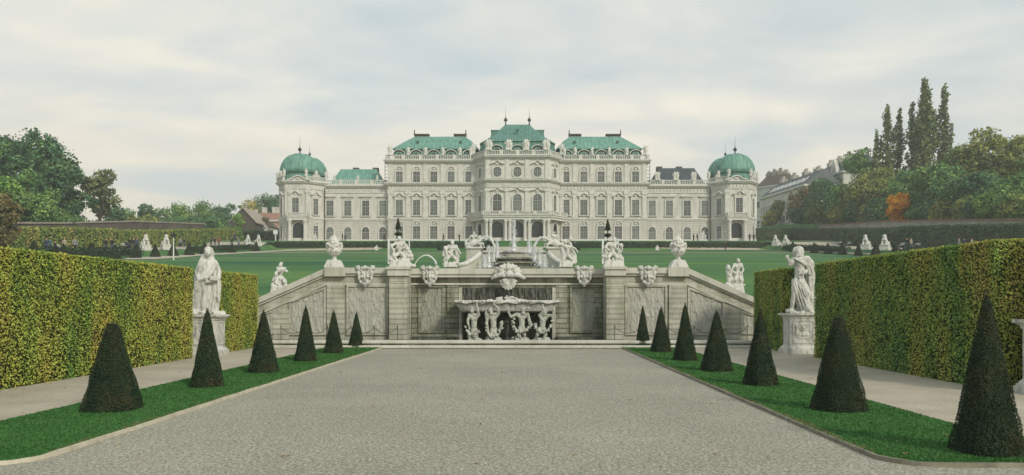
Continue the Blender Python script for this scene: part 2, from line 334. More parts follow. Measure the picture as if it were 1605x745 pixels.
# ------------------------------------------------------------------ terrain
PROF = [(-80,0),(34.0,0),(34.6,1.55),(45,3.2),(52,4.1),(60,4.95),(101,7.46),(129,9.87),(171,13.6),(173,14.6),(176,16.06),(1400,16.06)]
def prof(d):
    for (a, za), (b, zb) in zip(PROF, PROF[1:]):
        if d <= b: return za+(zb-za)*(d-a)/(b-a)
    return PROF[-1][1]
def gz(x, d):
    z = prof(d); ax = abs(x)
    if 42 < d < 63.6 and -4.45 < x < 3.45: z = min(z, 3.4)
    if d > 60:
        k = min(1, max(0, (ax-54.6)/1.2))*min(1, (d-60)/20); z += .9*k*(1 if d < 171 else max(0, 1-(d-171)/5))
    if d > 176: z += min(1, max(0, (ax-60)/8))*min(4.5, (d-176)*.062)
    if x > 78.7 and d > 84: z += (max(z, min(Z(351, min(d, 240)), 27))-z)*min(1, (x-78.7)/.9)*min(1, (d-84)/6)
    return z
def hit(px, py, d0=33.0):
    d = d0
    while d < 600:
        if gz(X(px, d), d) >= Z(py, d): return X(px, d), d
        d += .25
    return X(px, 400), 400
ds = sorted(set([p[0] for p in PROF]+[-30,0,20,31,34,34.6,38,42,42.1,55,58,63.5,63.7,66,72,80,90,110,120,140,150,160,180,190,200,220,248,249,270,300,400,600,900]))
xs = sorted(set([0,-4.5,-4.4,3.4,3.5]+[s*v for s in (1,-1) for v in (10,20,30,40,50,54.6,55.8,57,60,62,64,66,68,75,78.7,79.6,85,100,130,180,260,400,700,1100)]))
gmb = MB(); vs = [(x, d, gz(x, d)) for d in ds for x in xs]; nx = len(xs)
fs = []; mi = []
for j in range(len(ds)-1):
    for i in range(nx-1):
        gmb_f = (j*nx+i, j*nx+i+1, (j+1)*nx+i+1, (j+1)*nx+i); fs.append(gmb_f); mi.append(0 if ds[j] < 31 else 1)
gmb.add(vs, fs); gmb.mi = mi
g = gmb.build('ground', [M['gravel'], M['lawn']]); struct(g)

def sheet(name, pts_lo, pts_hi, mat, dz=.02, n=24):
    """strip between two polylines given in (x, d), draped on the terrain"""
    m = MB(); vs = []; fs = []
    def samp(pl, t):
        k = t*(len(pl)-1); i = min(int(k), len(pl)-2); f = k-i
        return (pl[i][0]*(1-f)+pl[i+1][0]*f, pl[i][1]*(1-f)+pl[i+1][1]*f)
    K = 7
    for j in range(n+1):
        a = samp(pts_lo, j/n); b = samp(pts_hi, j/n)
        for k in range(K):
            x = a[0]+(b[0]-a[0])*k/(K-1); d = a[1]+(b[1]-a[1])*k/(K-1); vs.append((x, d, gz(x, d)+dz))
    for j in range(n):
        for k in range(K-1): fs.append((j*K+k, (j+1)*K+k, (j+1)*K+k+1, j*K+k+1))
    m.add(vs, fs); return struct(m.build(name, mat))
# foreground: side paths and the two verges with kerbs
LG0, LG1, RG0, RG1 = -7.15, -5.05, 3.78, 5.85
DN, DF = 7.72, 28.15
sheet('path', [(-9.9, -5), (-9.9, 31)], [(LG0+.02, -5), (LG0+.02, 31)], M['path'], .014)
sheet('path', [(RG1-.02, -5), (RG1-.02, 31)], [(9.1, -5), (9.1, 31)], M['path'], .014)
sheet('path', [(-60, 120), (-60, 171)], [(-70.5, 110), (-70.5, 200)], M['path'], .05)
def verge(x0, x1, inner):
    r = .55; m = MB(); pts = []
    cx = x1-r if inner == 'R' else x0+r
    if inner == 'R':   # kerb on the right-hand side (left verge)
        pts = [(x0-3.2, DN), (cx, DN)]+[(cx+r*math.sin(R(a)), DN+r-r*math.cos(R(a))) for a in range(15, 91, 15)]+[(x1, DF)]
        far = [(x0, DF)]+[(x0, DN+3.2)] + [(x0-3.2, DN+2.8)]
        poly = pts+far
    else:
        pts = [(x1+3.4, DN-.04), (cx, DN)]+[(cx-r*math.sin(R(a)), DN+r-r*math.cos(R(a))) for a in range(15, 91, 15)]+[(x0, DF)]
        poly = pts+[(x1, DF), (x1, DN+.0)]
        poly = pts+[(x1, DF), (x1, DN+1.6), (x1+3.4, DN+1.4)]
    ys_ = [DN+r*(1-math.cos(R(q))) for q in range(0, 91, 10)]+[DN+1.0, DN+1.6, DN+1.601]+[DN+1.6+(DF-DN-1.6)*q/16 for q in range(1, 17)]
    def ex(y):      # half-open side outline at depth y
        c = r-math.sqrt(max(0, r*r-(DN+r-y)**2)) if y < DN+r else 0
        o_ = 3.3 if y < DN+1.6005 else 0
        return (x0-o_, x1-c) if inner == 'R' else (x0+c, x1+o_)
    vg = MB(); K = 9; vv = []
    for y in ys_:
        a_, b_ = ex(y); vv += [(a_+(b_-a_)*q/(K-1), y, .035) for q in range(K)]
    vg.add(vv, [(j*K+q, j*K+q+1, (j+1)*K+q+1, (j+1)*K+q) for j in range(len(ys_)-1) for q in range(K-1)])
    struct(vg.build('grass_verge', M['verge']))
    poly = [(ex(y)[0], y) for y in ys_]+[(ex(y)[1], y) for y in reversed(ys_)]
    k = MB()                                   # kerb: square section swept along pts, in short stones
    pts = [Vector((x, y, 0)) for x, y in pts]
    dense = []
    for a, b in zip(pts, pts[1:]):
        n = max(1, int((b-a).length/.6))
        dense += [a+(b-a)*i/n for i in range(n)]
    dense.append(pts[-1])
    rings = []
    for i, p in enumerate(dense):
        t = (dense[min(i+1, len(dense)-1)]-dense[max(0, i-1)]).normalized(); nn = Vector((-t.y, t.x, 0))
        wob = random.uniform(-.008, .008); h = .045+random.uniform(-.006, .006)
        rings.append([p+nn*(-.026+wob), p+nn*(.026+wob), p+nn*(.022+wob)+Vector((0,0,h)), p+nn*(-.022+wob)+Vector((0,0,h))])
    k.loft(rings); struct(k.build('kerb', M['kerb' if inner == 'R' else 'kerb_dark']))
    return poly
import itertools
pl = verge(LG0, LG1, 'R'); pr = verge(RG0, RG1, 'L')
def inside(poly, x, y):
    c = np.zeros(len(x), bool); n = len(poly)
    for i in range(n):
        x0, y0 = poly[i]; x1, y1 = poly[i-1]
        c ^= ((y0 > y) != (y1 > y)) & (x < (x1-x0)*(y-y0)/((y1-y0) or 1e-9)+x0)
    return c
def blades(poly, n):
    xs_ = np.array([p[0] for p in poly]); ys_ = np.array([p[1] for p in poly])
    x = rng.uniform(max(xs_.min(), -8.5), min(xs_.max(), 7.5), n*2); u = rng.uniform(0, 1, n*2)
    y = DN+(DF-DN)*u**1.7; k = inside(poly, x, y); x, y = x[k], y[k]; n = len(x)
    P = np.stack([x, y, np.full(n, .033)], 1); h = rng.uniform(.008, .024, n); a = rng.uniform(0, 6.28, n); wd = .004+y*.0006
    dx = np.stack([np.cos(a)*wd, np.sin(a)*wd, 0*a], 1); tip = P+np.stack([rng.normal(0, .012, n), rng.normal(0, .012, n), h], 1)
    V = np.stack([P-dx, P+dx, tip], 1).reshape(-1, 3); me = bpy.data.meshes.new('grass_blades')
    me.vertices.add(n*3); me.vertices.foreach_set('co', V.ravel()); me.loops.add(n*3); me.loops.foreach_set('vertex_index', np.arange(n*3, dtype='i'))
    me.polygons.add(n); me.polygons.foreach_set('loop_start', np.arange(0, n*3, 3, dtype='i')); me.materials.append(M['blade']); me.update(calc_edges=True)
    return me
M['soil'] = material('dry_turf_edge', (.10,.085,.035), (.20,.15,.06), scale=9, rough=1, col3=(.06,.11,.03))
for xk, sg in ((LG1, -1), (RG0, 1)):
    sm_ = MB(); v_ = []
    ys_ = np.arange(DN+.7, DF, .12)
    for y in ys_: w_ = .035+.10*max(0, noise.noise(Vector((xk, y*1.3, 0)))+.35)+.03*random.random(); v_ += [(xk+sg*.026, y, .0385), (xk+sg*(.026+w_), y, .0385)]
    sm_.add(v_, [(2*i, 2*i+1, 2*i+3, 2*i+2) for i in range(len(ys_)-1)]); struct(sm_.build('soil_edge', M['soil']))
M['fallen'] = material('fallen_leaf', (.16,.09,.03), (.34,.22,.05), scale=2, island=.6, rough=.8)
nl = 420; fx_ = rng.uniform(-9.6, 8.8, nl); fy_ = 7.6+20*rng.uniform(0, 1, nl)**1.4; edge = rng.uniform(0, 1, nl) < .55
fx_ = np.where(edge, np.where(rng.uniform(0, 1, nl) < .5, rng.normal(-9.5, .18, nl), rng.normal(8.75, .18, nl)), fx_); fz_ = np.where((fx_ > LG0) & (fx_ < LG1) | (fx_ > RG0) & (fx_ < RG1), .06, .024)
tag(link('fallen_leaves', leaf_mesh('fallen_leaves', np.stack([fx_, fy_, fz_], 1), np.tile([0, 0, 1.], (nl, 1)), .05, M['fallen'], tilt=.25, aspect=.6)), 'scattered brown and yellow fallen leaves on gravel, paths and turf', 'leaves', kind='stuff')
for poly, lab in ((pl, 'short green grass blades covering the left verge'), (pr, 'short green grass blades covering the right verge')):
    tag(link('grass', blades(poly, 60000)), lab, 'grass', kind='stuff')
# lawn paths further up the slope
pxl = [(40,419),(130,412),(200,407.5),(330,400.5),(450,394),(600,390.5)]
sheet('path', [hit(*p) for p in pxl], [hit(p[0], p[1]-2.4) for p in pxl], M['path'], .06, 40)
pxr = [(1030,390),(1190,392.3),(1276,396.3),(1340,399.3),(1400,401.5),(1520,406)]
sheet('path', [hit(*p) for p in pxr], [hit(p[0], p[1]-2.4) for p in pxr], M['path'], .06, 40)
sheet('path', [(-70.5, 70), (-70.5, 240)], [(-57.2, 70), (-57.2, 240)], M['path'], .04, 48)
sheet('path', [(58, 70), (58, 240)], [(72.5, 70), (72.5, 240)], M['path'], .04, 48)
sheet('path', [(-50, 140), (50, 140)], [(-50, 143), (50, 143)], M['path'], .05, 20)
sheet('path', [(-57, 176.4), (57, 176.4)], [(-57, 186), (57, 186)], M['path'], .04, 20)

hz = MB().box(-700, 700, -60, 620, -1.2, 62).build('haze', []); hz['kind'] = 'stuff'; hm = bpy.data.materials.new('haze'); hm.use_nodes = True
ht = hm.node_tree; ht.nodes.clear(); ho = N(ht, 'ShaderNodeOutputMaterial'); hv = N(ht, 'ShaderNodeVolumePrincipled'); hv.inputs['Color'].default_value = (.93, .94, .92, 1); hv.inputs['Density'].default_value = .0007; hv.inputs['Anisotropy'].default_value = .2
L(ht, hv.outputs[0], ho.inputs['Volume']); hz.data.materials.append(hm); hz['label'] = 'thin pale haze in the air of the whole garden'
# ------------------------------------------------------------------ yew cones in the foreground
def yew_mesh(hw, h, n, seed, top=.10, nsize=.04):
    rr = np.random.default_rng(seed)
    # tapered square pyramid with softened corners
    def rad(th, t):
        sq = 1/np.maximum(np.abs(np.cos(th)), np.abs(np.sin(th))); k = .55
        r = hw*((1-t)*(1-top)+top)*((1-k)*1.08+k*np.minimum(sq, 1.28))
        return r*(1+.02*np.sin(th*5+seed+t*9))*(np.where(t > .965, np.sqrt(np.maximum(0, 1-((t-.965)/.04)**2)), 1))
    core = MB(); rings = []
    for t in np.linspace(0, .985, 12):
        rings.append([(rad(a, t)*.93*math.cos(a), rad(a, t)*.93*math.sin(a), .02+t*h*.98) for a in np.linspace(0, 2*math.pi, 20, endpoint=False)])
    core.loft(rings)
    t = 1-np.sqrt(1-rr.uniform(0, .995, n)*.999); t = np.clip(t*1.02, 0, .998); th = rr.uniform(0, 2*math.pi, n)
    r = rad(th, t)*(1+rr.normal(0, .018, n)); P = np.stack([r*np.cos(th), r*np.sin(th), .015+t*h], 1)
    bad = np.array([noise.noise(Vector(p)*4) for p in P]); P[:, :2] *= (1+bad*.05)[:, None]
    Nn = np.stack([np.cos(th), np.sin(th), np.full(n, .35)], 1)
    # a few stray shoots at the tip
    m = 60; Pt = np.stack([rr.normal(0, .012, m), rr.normal(0, .012, m), h*rr.uniform(.95, 1.015, m)], 1)
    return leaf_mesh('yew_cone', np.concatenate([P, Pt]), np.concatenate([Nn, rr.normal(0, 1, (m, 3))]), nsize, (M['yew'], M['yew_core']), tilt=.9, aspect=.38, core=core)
ORD = ['nearest', 'second', 'third', 'fourth', 'fifth', 'sixth', 'seventh']
cones = [('left', 170, 651, 505, 98, -.0), ('left', 322, 610.5, 485, 60, .3), ('left', 411, 587, 487, 55, .1), ('left', 478, 568.5, 480, 41, .5), ('left', 522, 555.5, 487, 37, .2), ('left', 558, 545.8, 490, 29, 0),
         ('right', 1555, 725, 457, 113, .12), ('right', 1319, 651, 495, 92, .25), ('right', 1194, 608, 487, 58, .4), ('right', 1125, 585, 487, 56, .2), ('right', 1075, 567.5, 476, 40, .6), ('right', 1037, 553.5, 482, 37, .3), ('right', 1008, 545.5, 480, 28, .1)]
cnt = {'left': 0, 'right': 0}
for i, (side, px, py, top, wpx, rz) in enumerate(cones):
    d = EYE*FPX/(py-VY)+wpx/2*0.5/1200*12; hw = wpx*d/FPX/2*.785; h = (Z(top, d)-.03)
    me = yew_mesh(hw, h, 30000 if d < 13 else 14000, i+3, top={170: .17, 1319: .17, 1555: .05}.get(px, .08), nsize=.022 if d < 13 else .034)
    o = link('yew_cone', me, None, (X(px, d), d+hw*.3, .03), (0, 0, rz)); k = cnt[side]; cnt[side] += 1
    extra = {('left', 0): 'broad blunt-topped dark yew cone, nearest in the left grass strip', ('right', 0): 'tall slender brownish yew cone, nearest of the right row, cut by the frame corner',
             ('right', 1): 'broad blunt-topped dark yew cone, second from the camera in right row'}.get((side, k))
    lab = extra or f'clipped dark yew cone, {ORD[k]} from the camera in the {side} grass strip'
    tag(o, lab, 'topiary', f'yew cones on the {side} verge')

# ------------------------------------------------------------------ clipped hedges with leaves
def hedge(name, x0, x1, y0, y1, z1, mat, label, faces, dens=800, size=.055, zb=0.0, tilt=.55, group=None, z1b=None, zbb=None):
    """box hedge; z1/z1b top height at y0/y1, zb/zbb foot heights"""
    z1b = z1 if z1b is None else z1b; zbb = zb if zbb is None else zbb; i = size*.7
    core = MB(); core.loft([[(x0+i, y0+i, zb), (x1-i, y0+i, zb), (x1-i, y0+i, z1-i), (x0+i, y0+i, z1-i)], [(x0+i, y1-i, zbb), (x1-i, y1-i, zbb), (x1-i, y1-i, z1b-i), (x0+i, y1-i, z1b-i)]])
    P, Q = [], []
    def topz(y): return z1+(z1b-z1)*(y-y0)/(y1-y0)
    def botz(y): return zb+(zbb-zb)*(y-y0)/(y1-y0)
    for f in faces:
        if f in 'LR':
            n = int(dens*(y1-y0)*((z1-zb)+(z1b-zbb))/2); y = rng.uniform(y0, y1, n); u = rng.uniform(0, 1, n)**.97
            z = botz(y)+u*(topz(y)-botz(y)); x = np.full(n, x0 if f == 'L' else x1); nn = np.tile([(-1 if f == 'L' else 1), 0, .25], (n, 1)); ax = 0; sg = -1 if f == 'L' else 1
        elif f in 'FB':
            n = int(dens*(x1-x0)*(z1-zb)); x = rng.uniform(x0, x1, n); yy = y0 if f == 'F' else y1
            y = np.full(n, yy); z = rng.uniform(botz(yy), topz(yy), n); nn = np.tile([0, (-1 if f == 'F' else 1), .25], (n, 1)); ax = 1; sg = -1 if f == 'F' else 1
        else:
            n = int(dens*(x1-x0)*(y1-y0)); x = rng.uniform(x0, x1, n); y = rng.uniform(y0, y1, n); z = topz(y); nn = np.tile([0, 0, 1], (n, 1)); ax = 2; sg = 1
        p = np.stack([x, y, z], 1)
        wob = np.array([noise.noise(Vector(q)*1.3)*.9+noise.noise(Vector(q)*5)*.5 for q in p[::1]])
        p[:, ax] += sg*(wob*size*.9+rng.normal(0, size*.28, n)-size*.1)
        P.append(p); Q.append(nn)
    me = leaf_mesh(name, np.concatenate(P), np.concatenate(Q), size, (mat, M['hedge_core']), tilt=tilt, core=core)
    return tag(link(name, me), label, 'hedge', group)
hedge('clipped_hedge', -11.2, -9.8, 8.5, 23.0, 2.72, M['hedge_leaf'], 'long tall yellow-green hedge along the left path, in front of the veiled statue', 'RTB', 1350, .046)
hedge('clipped_hedge', -11.2, -9.8, 25.1, 28.7, 2.72, M['hedge_leaf'], 'short tall yellow-green hedge between the veiled statue and the ramp wall', 'RTFB', 1350, .046)
hedge('clipped_hedge', 10.3, 11.0, 12.9, 14.45, 2.86, M['hedge_leaf_green'], 'recessed green hedge piece behind the pedestal at the right frame edge', 'LT', 1350, .047)
hedge('clipped_hedge', 8.97, 10.4, 14.45, 23.3, 2.86, M['hedge_leaf_green'], 'long tall green-gold hedge along the right path, in front of the cloaked statue', 'LTFB', 1350, .047)
hedge('clipped_hedge', 8.97, 10.4, 26.05, 29.3, 2.86, M['hedge_leaf_green'], 'short tall green hedge between the cloaked statue and the ramp wall', 'LTFB', 1350, .047)
# hedges and banks on the upper slope
fh = M['far_hedge']; fd = M['far_hedge_dark']
for (a, b, lab) in ((92, 138, 'tall clipped hedge behind the left promenade, its nearest stretch'), (138.6, 196, 'tall clipped hedge behind the left promenade, between the benches and the brown house')):
    hedge('tall_hedge', -74, -72, a, b, gz(-72, a)+3.2, fh, lab, 'RTF', 48, .25, gz(-72, a)-.2, group='promenade hedges', z1b=gz(-72, b)+3.5, zbb=gz(-72, b)-.2)
hedge('tall_hedge', 60.5, 73, 203, 205, gz(66, 205)+4.2, fd, 'dark tall hedge end beside the right corner pavilion', 'FTL', 45, .26, gz(64, 203)-.3)
hedge('tall_hedge', -76, -59.5, 205, 207, gz(-68, 205)+3.3, fd, 'dark tall hedge end beside the left corner pavilion', 'FTR', 22, .38, gz(-62, 205)-.3)
for (a, b, lab) in ((95, 150, 'dark tall clipped hedge behind the right promenade, its nearest stretch'), (150.6, 215, 'dark tall clipped hedge behind the right promenade, stretch nearest the palace')):
    hedge('tall_hedge', 73.5, 75.5, a, b, gz(74, a)+3.8, fd, lab, 'LTF', 45, .26, gz(74, a)-.2, group='promenade hedges', z1b=gz(74, b)+4.1, zbb=gz(74, b)-.2)
bh = M['box_hedge']
for s, nm in ((-1, 'left'), (1, 'right')):
    x0, x1 = sorted((s*7.5-.5, s*57))
    hedge('low_hedge', x0, x1, 172.0, 174.2, 15.45, bh, f'long low dark hedge in front of the palace, {nm} of the fountain', 'FTLR', 26, .3, 13.4, group='low hedges before the palace')
    x0, x1 = sorted((s*55.0, s*56.4))
    for (a, b, w_) in ((80, 112, 'nearest'), (130, 160, 'far')):
        hedge('low_hedge', x0, x1, a, b, gz(s*54, a)+1.25, bh, f'low dark hedge edging the {nm} promenade, its {w_} stretch', 'LRTF', 26, .3, gz(s*54, a)-.1, group='low promenade hedges', z1b=gz(s*54, b)+1.25, zbb=gz(s*54, b)-.1)
# small yew cones up the slope
sm = yew_mesh(.72, 2.0, 1500, 60, top=.12, nsize=.16)
pos = [('left', -53.6, d) for d in (84.5,90,95.8,101.5,107,112.7,118.5,124.3,130.4,143,156)]+[('right', 55.2-.9, d) for d in (98, 104.6, 110.6, 116.6, 122.6, 128.7, 134.7, 141, 152)]
cnt = {'left': 0, 'right': 0}; words = 'first second third fourth fifth sixth seventh eighth ninth tenth eleventh twelfth'.split()
tot = {'left': 11, 'right': 9}
for side, x, d in pos:
    k = cnt[side]; cnt[side] += 1
    o = link('small_yew_cone', sm, None, (x, d, gz(x, d)), (0, 0, random.random()*3)); s_ = random.uniform(.9, 1.1); o.scale = (s_, s_, s_)
    tag(o, f'small dark yew cone on the {side} lawn edge, {words[tot[side]-1-k]} counting from the palace', 'topiary', f'small yew cones at the {side} lawn edge')

# ------------------------------------------------------------------ trees
GL = 'trees beyond the left hedge'; GR = 'trees of the right bank'; GD = 'far trees on the left skyline'
def tree(name, px, top, d, wpx, kind, label, group=None, lumps=14, n=4200, leaf=.42, base=.18, shape='round', lean=0.0, gap=1.0, zf=None, trunk=.022):
    if group == GR or 'poplar' in name: d = max(d, (82 if wpx < 45 else 87)*FPX/(px-VX)); leaf *= 1.1
    if group == GL and abs(X(px, d)) < 84 and px != 8: d = 84*FPX/(VX-px)
    n = int(n*2.7); leaf *= 1.15
    x = X(px, d); z0 = gz(x, d) if zf is None else zf; H = Z(top, d)-z0; rad = wpx*d/FPX/2
    rr = np.random.default_rng(int(px*7+top)); root = thing(name, label, 'tree', (x, d, z0-.2), group)
    if shape == 'poplar': lumps = lumps*3; n = int(n*.85); gap *= 1.5
    if group == GD: wpx *= 1.45; n = int(n*1.6); rad *= 1.45; base *= .3
    if group == GR: base = -.02
    cb = base*H; P, Q, cl = [], [], []
    for i in range(lumps):
        u = (i+.5)/lumps
        if shape == 'poplar': zz = cb+(H-cb)*(u*.95); env = min(1, (1-u)*2.6+.12)*min(1, u*4+.45); a = i*2.4+rr.uniform(-.6, .6); q = rad*.85*env*rr.uniform(.15, 1); lr = rad*rr.uniform(.28, .5)*(.5+.5*env)
        else:
            cz = rr.uniform(-.98, .85); a = i*2.4+rr.uniform(-.5, .5); q = rad*.72*math.sqrt(max(0, 1-cz*cz))*rr.uniform(.55, 1.05); zz = cb+(H-cb)*(.5+cz*.42); lr = min(rad*rr.uniform(.30, .58), (H-cb)*.34)
        cl.append((q*math.cos(a)+lean*zz/H*rad, q*math.sin(a), zz, lr))
    if shape != 'poplar': cl.append((lean*rad, 0, H-rad*.5, rad*.45)); cl.append((0, 0, cb+(H-cb)*.5, rad*.5))
    cl += [(cx+rr.normal(0, .5)*lr, cy+rr.normal(0, .5)*lr, cz+rr.normal(0, .45)*lr, lr*rr.uniform(.25, .45)) for cx, cy, cz, lr in cl for _ in range(2 if shape != 'poplar' else 0)]
    cl = [(a_, b_, min(c_, H-q_*(.85 if shape != 'poplar' else 1.9)), q_) for a_, b_, c_, q_ in cl]
    tot = sum(c[3]**2 for c in cl)
    for cx, cy, cz, lr in cl:
        k = int(n*lr*lr/tot); v = rr.normal(0, 1, (k, 3)); v /= np.linalg.norm(v, axis=1)[:, None]
        rad_ = lr*(rr.uniform(.25, 1.0, k)**.45)*(1+rr.normal(0, .10*gap, k))
        st = 2.1 if shape == 'poplar' else .85
        p = v*rad_[:, None]*np.array([1, 1, st])+np.array([cx, cy, cz]); P.append(p); Q.append(v+np.array([0, 0, .4]))
    P = np.concatenate(P); Q = np.concatenate(Q)
    k = np.array([noise.noise(Vector(p)*(2.6/rad)+Vector((px, 0, 0))) for p in P]) > -.20/gap   # gaps between sprays
    k |= rr.uniform(0, 1, len(P)) < (.15 if shape != 'poplar' else .3); P, Q = P[k], Q[k]; P[:, 2] = np.maximum(P[:, 2], .5)
    link('crown', leaf_mesh('crown', P, Q, leaf, LEAF[kind], tilt=.7, aspect=.75), root)
    t = MB(); r0 = H*trunk
    t.tube([(0,0,-.3), (.02*H*lean, 0, cb*.6), (lean*rad*.4, 0, H*.45), (lean*rad*.8, 0, H*.8)], [r0*1.3, r0, r0*.65, r0*.2], 7)
    for cx, cy, cz, lr in cl[:9]:
        s0 = min(cz*.75, H*.7)*.8; t.tube([(lean*rad*.4*s0/H, 0, s0), ((cx)*.5, cy*.5, (s0+cz)/2+.1), (cx, cy, cz)], [r0*.42, r0*.28, r0*.1], 5)
    link('trunk', t.mesh('trunk', M['bark'], smooth=True), root)
    return root
tree('broadleaf_tree', 75, 204, 150, 96, 'dark', 'tallest dark green tree of the left clump', GL, 22, 7500, .5, base=.12)
tree('broadleaf_tree', 12, 206, 150, 88, 'dark', 'dark tree at the left frame edge, crown as high as its tall neighbour', GL, 18, 5500, .5)
tree('broadleaf_tree', -12, 222, 112, 58, 'light', 'bright yellow-green tree cut by the left frame edge', GL, 10, 2600, .38)
tree('broadleaf_tree', 45, 258, 128, 78, 'green', 'mid-green tree in front of the tall dark tree at left', GL, 16, 4800, .42, base=.1)
tree('broadleaf_tree', 108, 262, 158, 62, 'dark', 'dark tree filling the right flank of the left clump', GL, 14, 4200, .45, base=.1)
tree('broadleaf_tree', 157, 260, 162, 56, 'poplar', 'airy dark tree with round see-through crown right of the left clump', GL, 13, 1900, .5, base=.42, gap=1.6)
tree('broadleaf_tree', 82, 292, 135, 60, 'green', 'lower mid-green tree at the foot of the tall dark tree', GL, 12, 3400, .42, base=.05)
tree('broadleaf_tree', 8, 298, 92, 44, 'rust', 'orange-brown autumn tree low at the left frame edge', GL, 12, 3200, .34, base=.05)
tree('broadleaf_tree', 176, 318, 190, 34, 'dark', 'small thin dark tree at the left of the far skyline', GD, 9, 1300, .45, base=.2)
tree('broadleaf_tree', 200, 322, 230, 34, 'green', 'low green far tree left of the rounded dark one', GD, 9, 1500, .5, base=.1)
tree('broadleaf_tree', 229, 315, 235, 32, 'dark', 'rounded dark far tree on the left skyline', GD, 10, 1900, .5, base=.1)
tree('broadleaf_tree', 262, 320, 240, 44, 'green', 'broad green far tree between rounded dark one and tallest far tree', GD, 11, 2200, .5, base=.1)
tree('broadleaf_tree', 290, 318, 245, 34, 'light', 'paler far tree just left of the tallest far tree', GD, 9, 1600, .5, base=.1)
tree('broadleaf_tree', 318, 309, 235, 46, 'green', 'tallest far tree in the middle of the left skyline', GD, 13, 2600, .5, base=.1)
tree('broadleaf_tree', 344, 318, 250, 36, 'dark', 'dark far tree just right of the tallest far tree', GD, 9, 1800, .5, base=.1)
tree('broadleaf_tree', 318, 336, 208, 40, 'dark', 'low dark tree rising above the old brown wall', GD, 9, 1800, .42, base=.05)
tree('broadleaf_tree', 362, 315, 280, 26, 'dark', 'narrow dark far tree left of the brown house', GD, 8, 800, .5, base=.15)
tree('broadleaf_tree', 400, 313, 300, 46, 'yellow', 'yellow-green far tree above the pink-roofed houses', GD, 12, 2400, .6, base=.1)
tree('broadleaf_tree', 428, 301, 270, 46, 'dark', 'dark far tree beside the left corner pavilion', GD, 11, 2400, .5, base=.1)
tree('broadleaf_tree', 374, 333, 200, 15, 'light', 'slim yellowish tree in front of the brown house', GD, 8, 900, .35, base=.1)
tree('broadleaf_tree', 415, 338, 225, 22, 'rust', 'thin reddish tree before the white house', GD, 8, 700, .35, base=.2, gap=1.5)
# right bank, built on rising ground behind the wall
tree('poplar_tree', 1374, 196, 190, 17, 'poplar', 'shortest poplar, at the left end of the poplar group', 'poplars above the right bank', 12, 900, .5, .2, 'poplar', gap=1.2, trunk=.01)
tree('poplar_tree', 1391, 156, 190, 27, 'poplar', 'slender poplar, second from the left of the poplar group', 'poplars above the right bank', 18, 2100, .5, .15, 'poplar', gap=1.3, trunk=.01)
tree('poplar_tree', 1410, 161, 192, 20, 'poplar', 'thin gappy poplar in the middle of the poplar group', 'poplars above the right bank', 16, 1300, .5, .15, 'poplar', gap=1.5, trunk=.01)
tree('poplar_tree', 1430, 152, 188, 20, 'poplar', 'narrow poplar hugging the left side of the tallest poplar', 'poplars above the right bank', 16, 1500, .5, .15, 'poplar', gap=1.2, trunk=.01)
tree('poplar_tree', 1450, 116, 186, 38, 'poplar', 'tallest and broadest poplar of the group', 'poplars above the right bank', 24, 4600, .5, .12, 'poplar', gap=1.0, trunk=.01)
tree('poplar_tree', 1480, 127, 188, 28, 'poplar', 'second tallest poplar, at the right end of the poplar group', 'poplars above the right bank', 20, 2600, .5, .12, 'poplar', gap=1.2, trunk=.01)
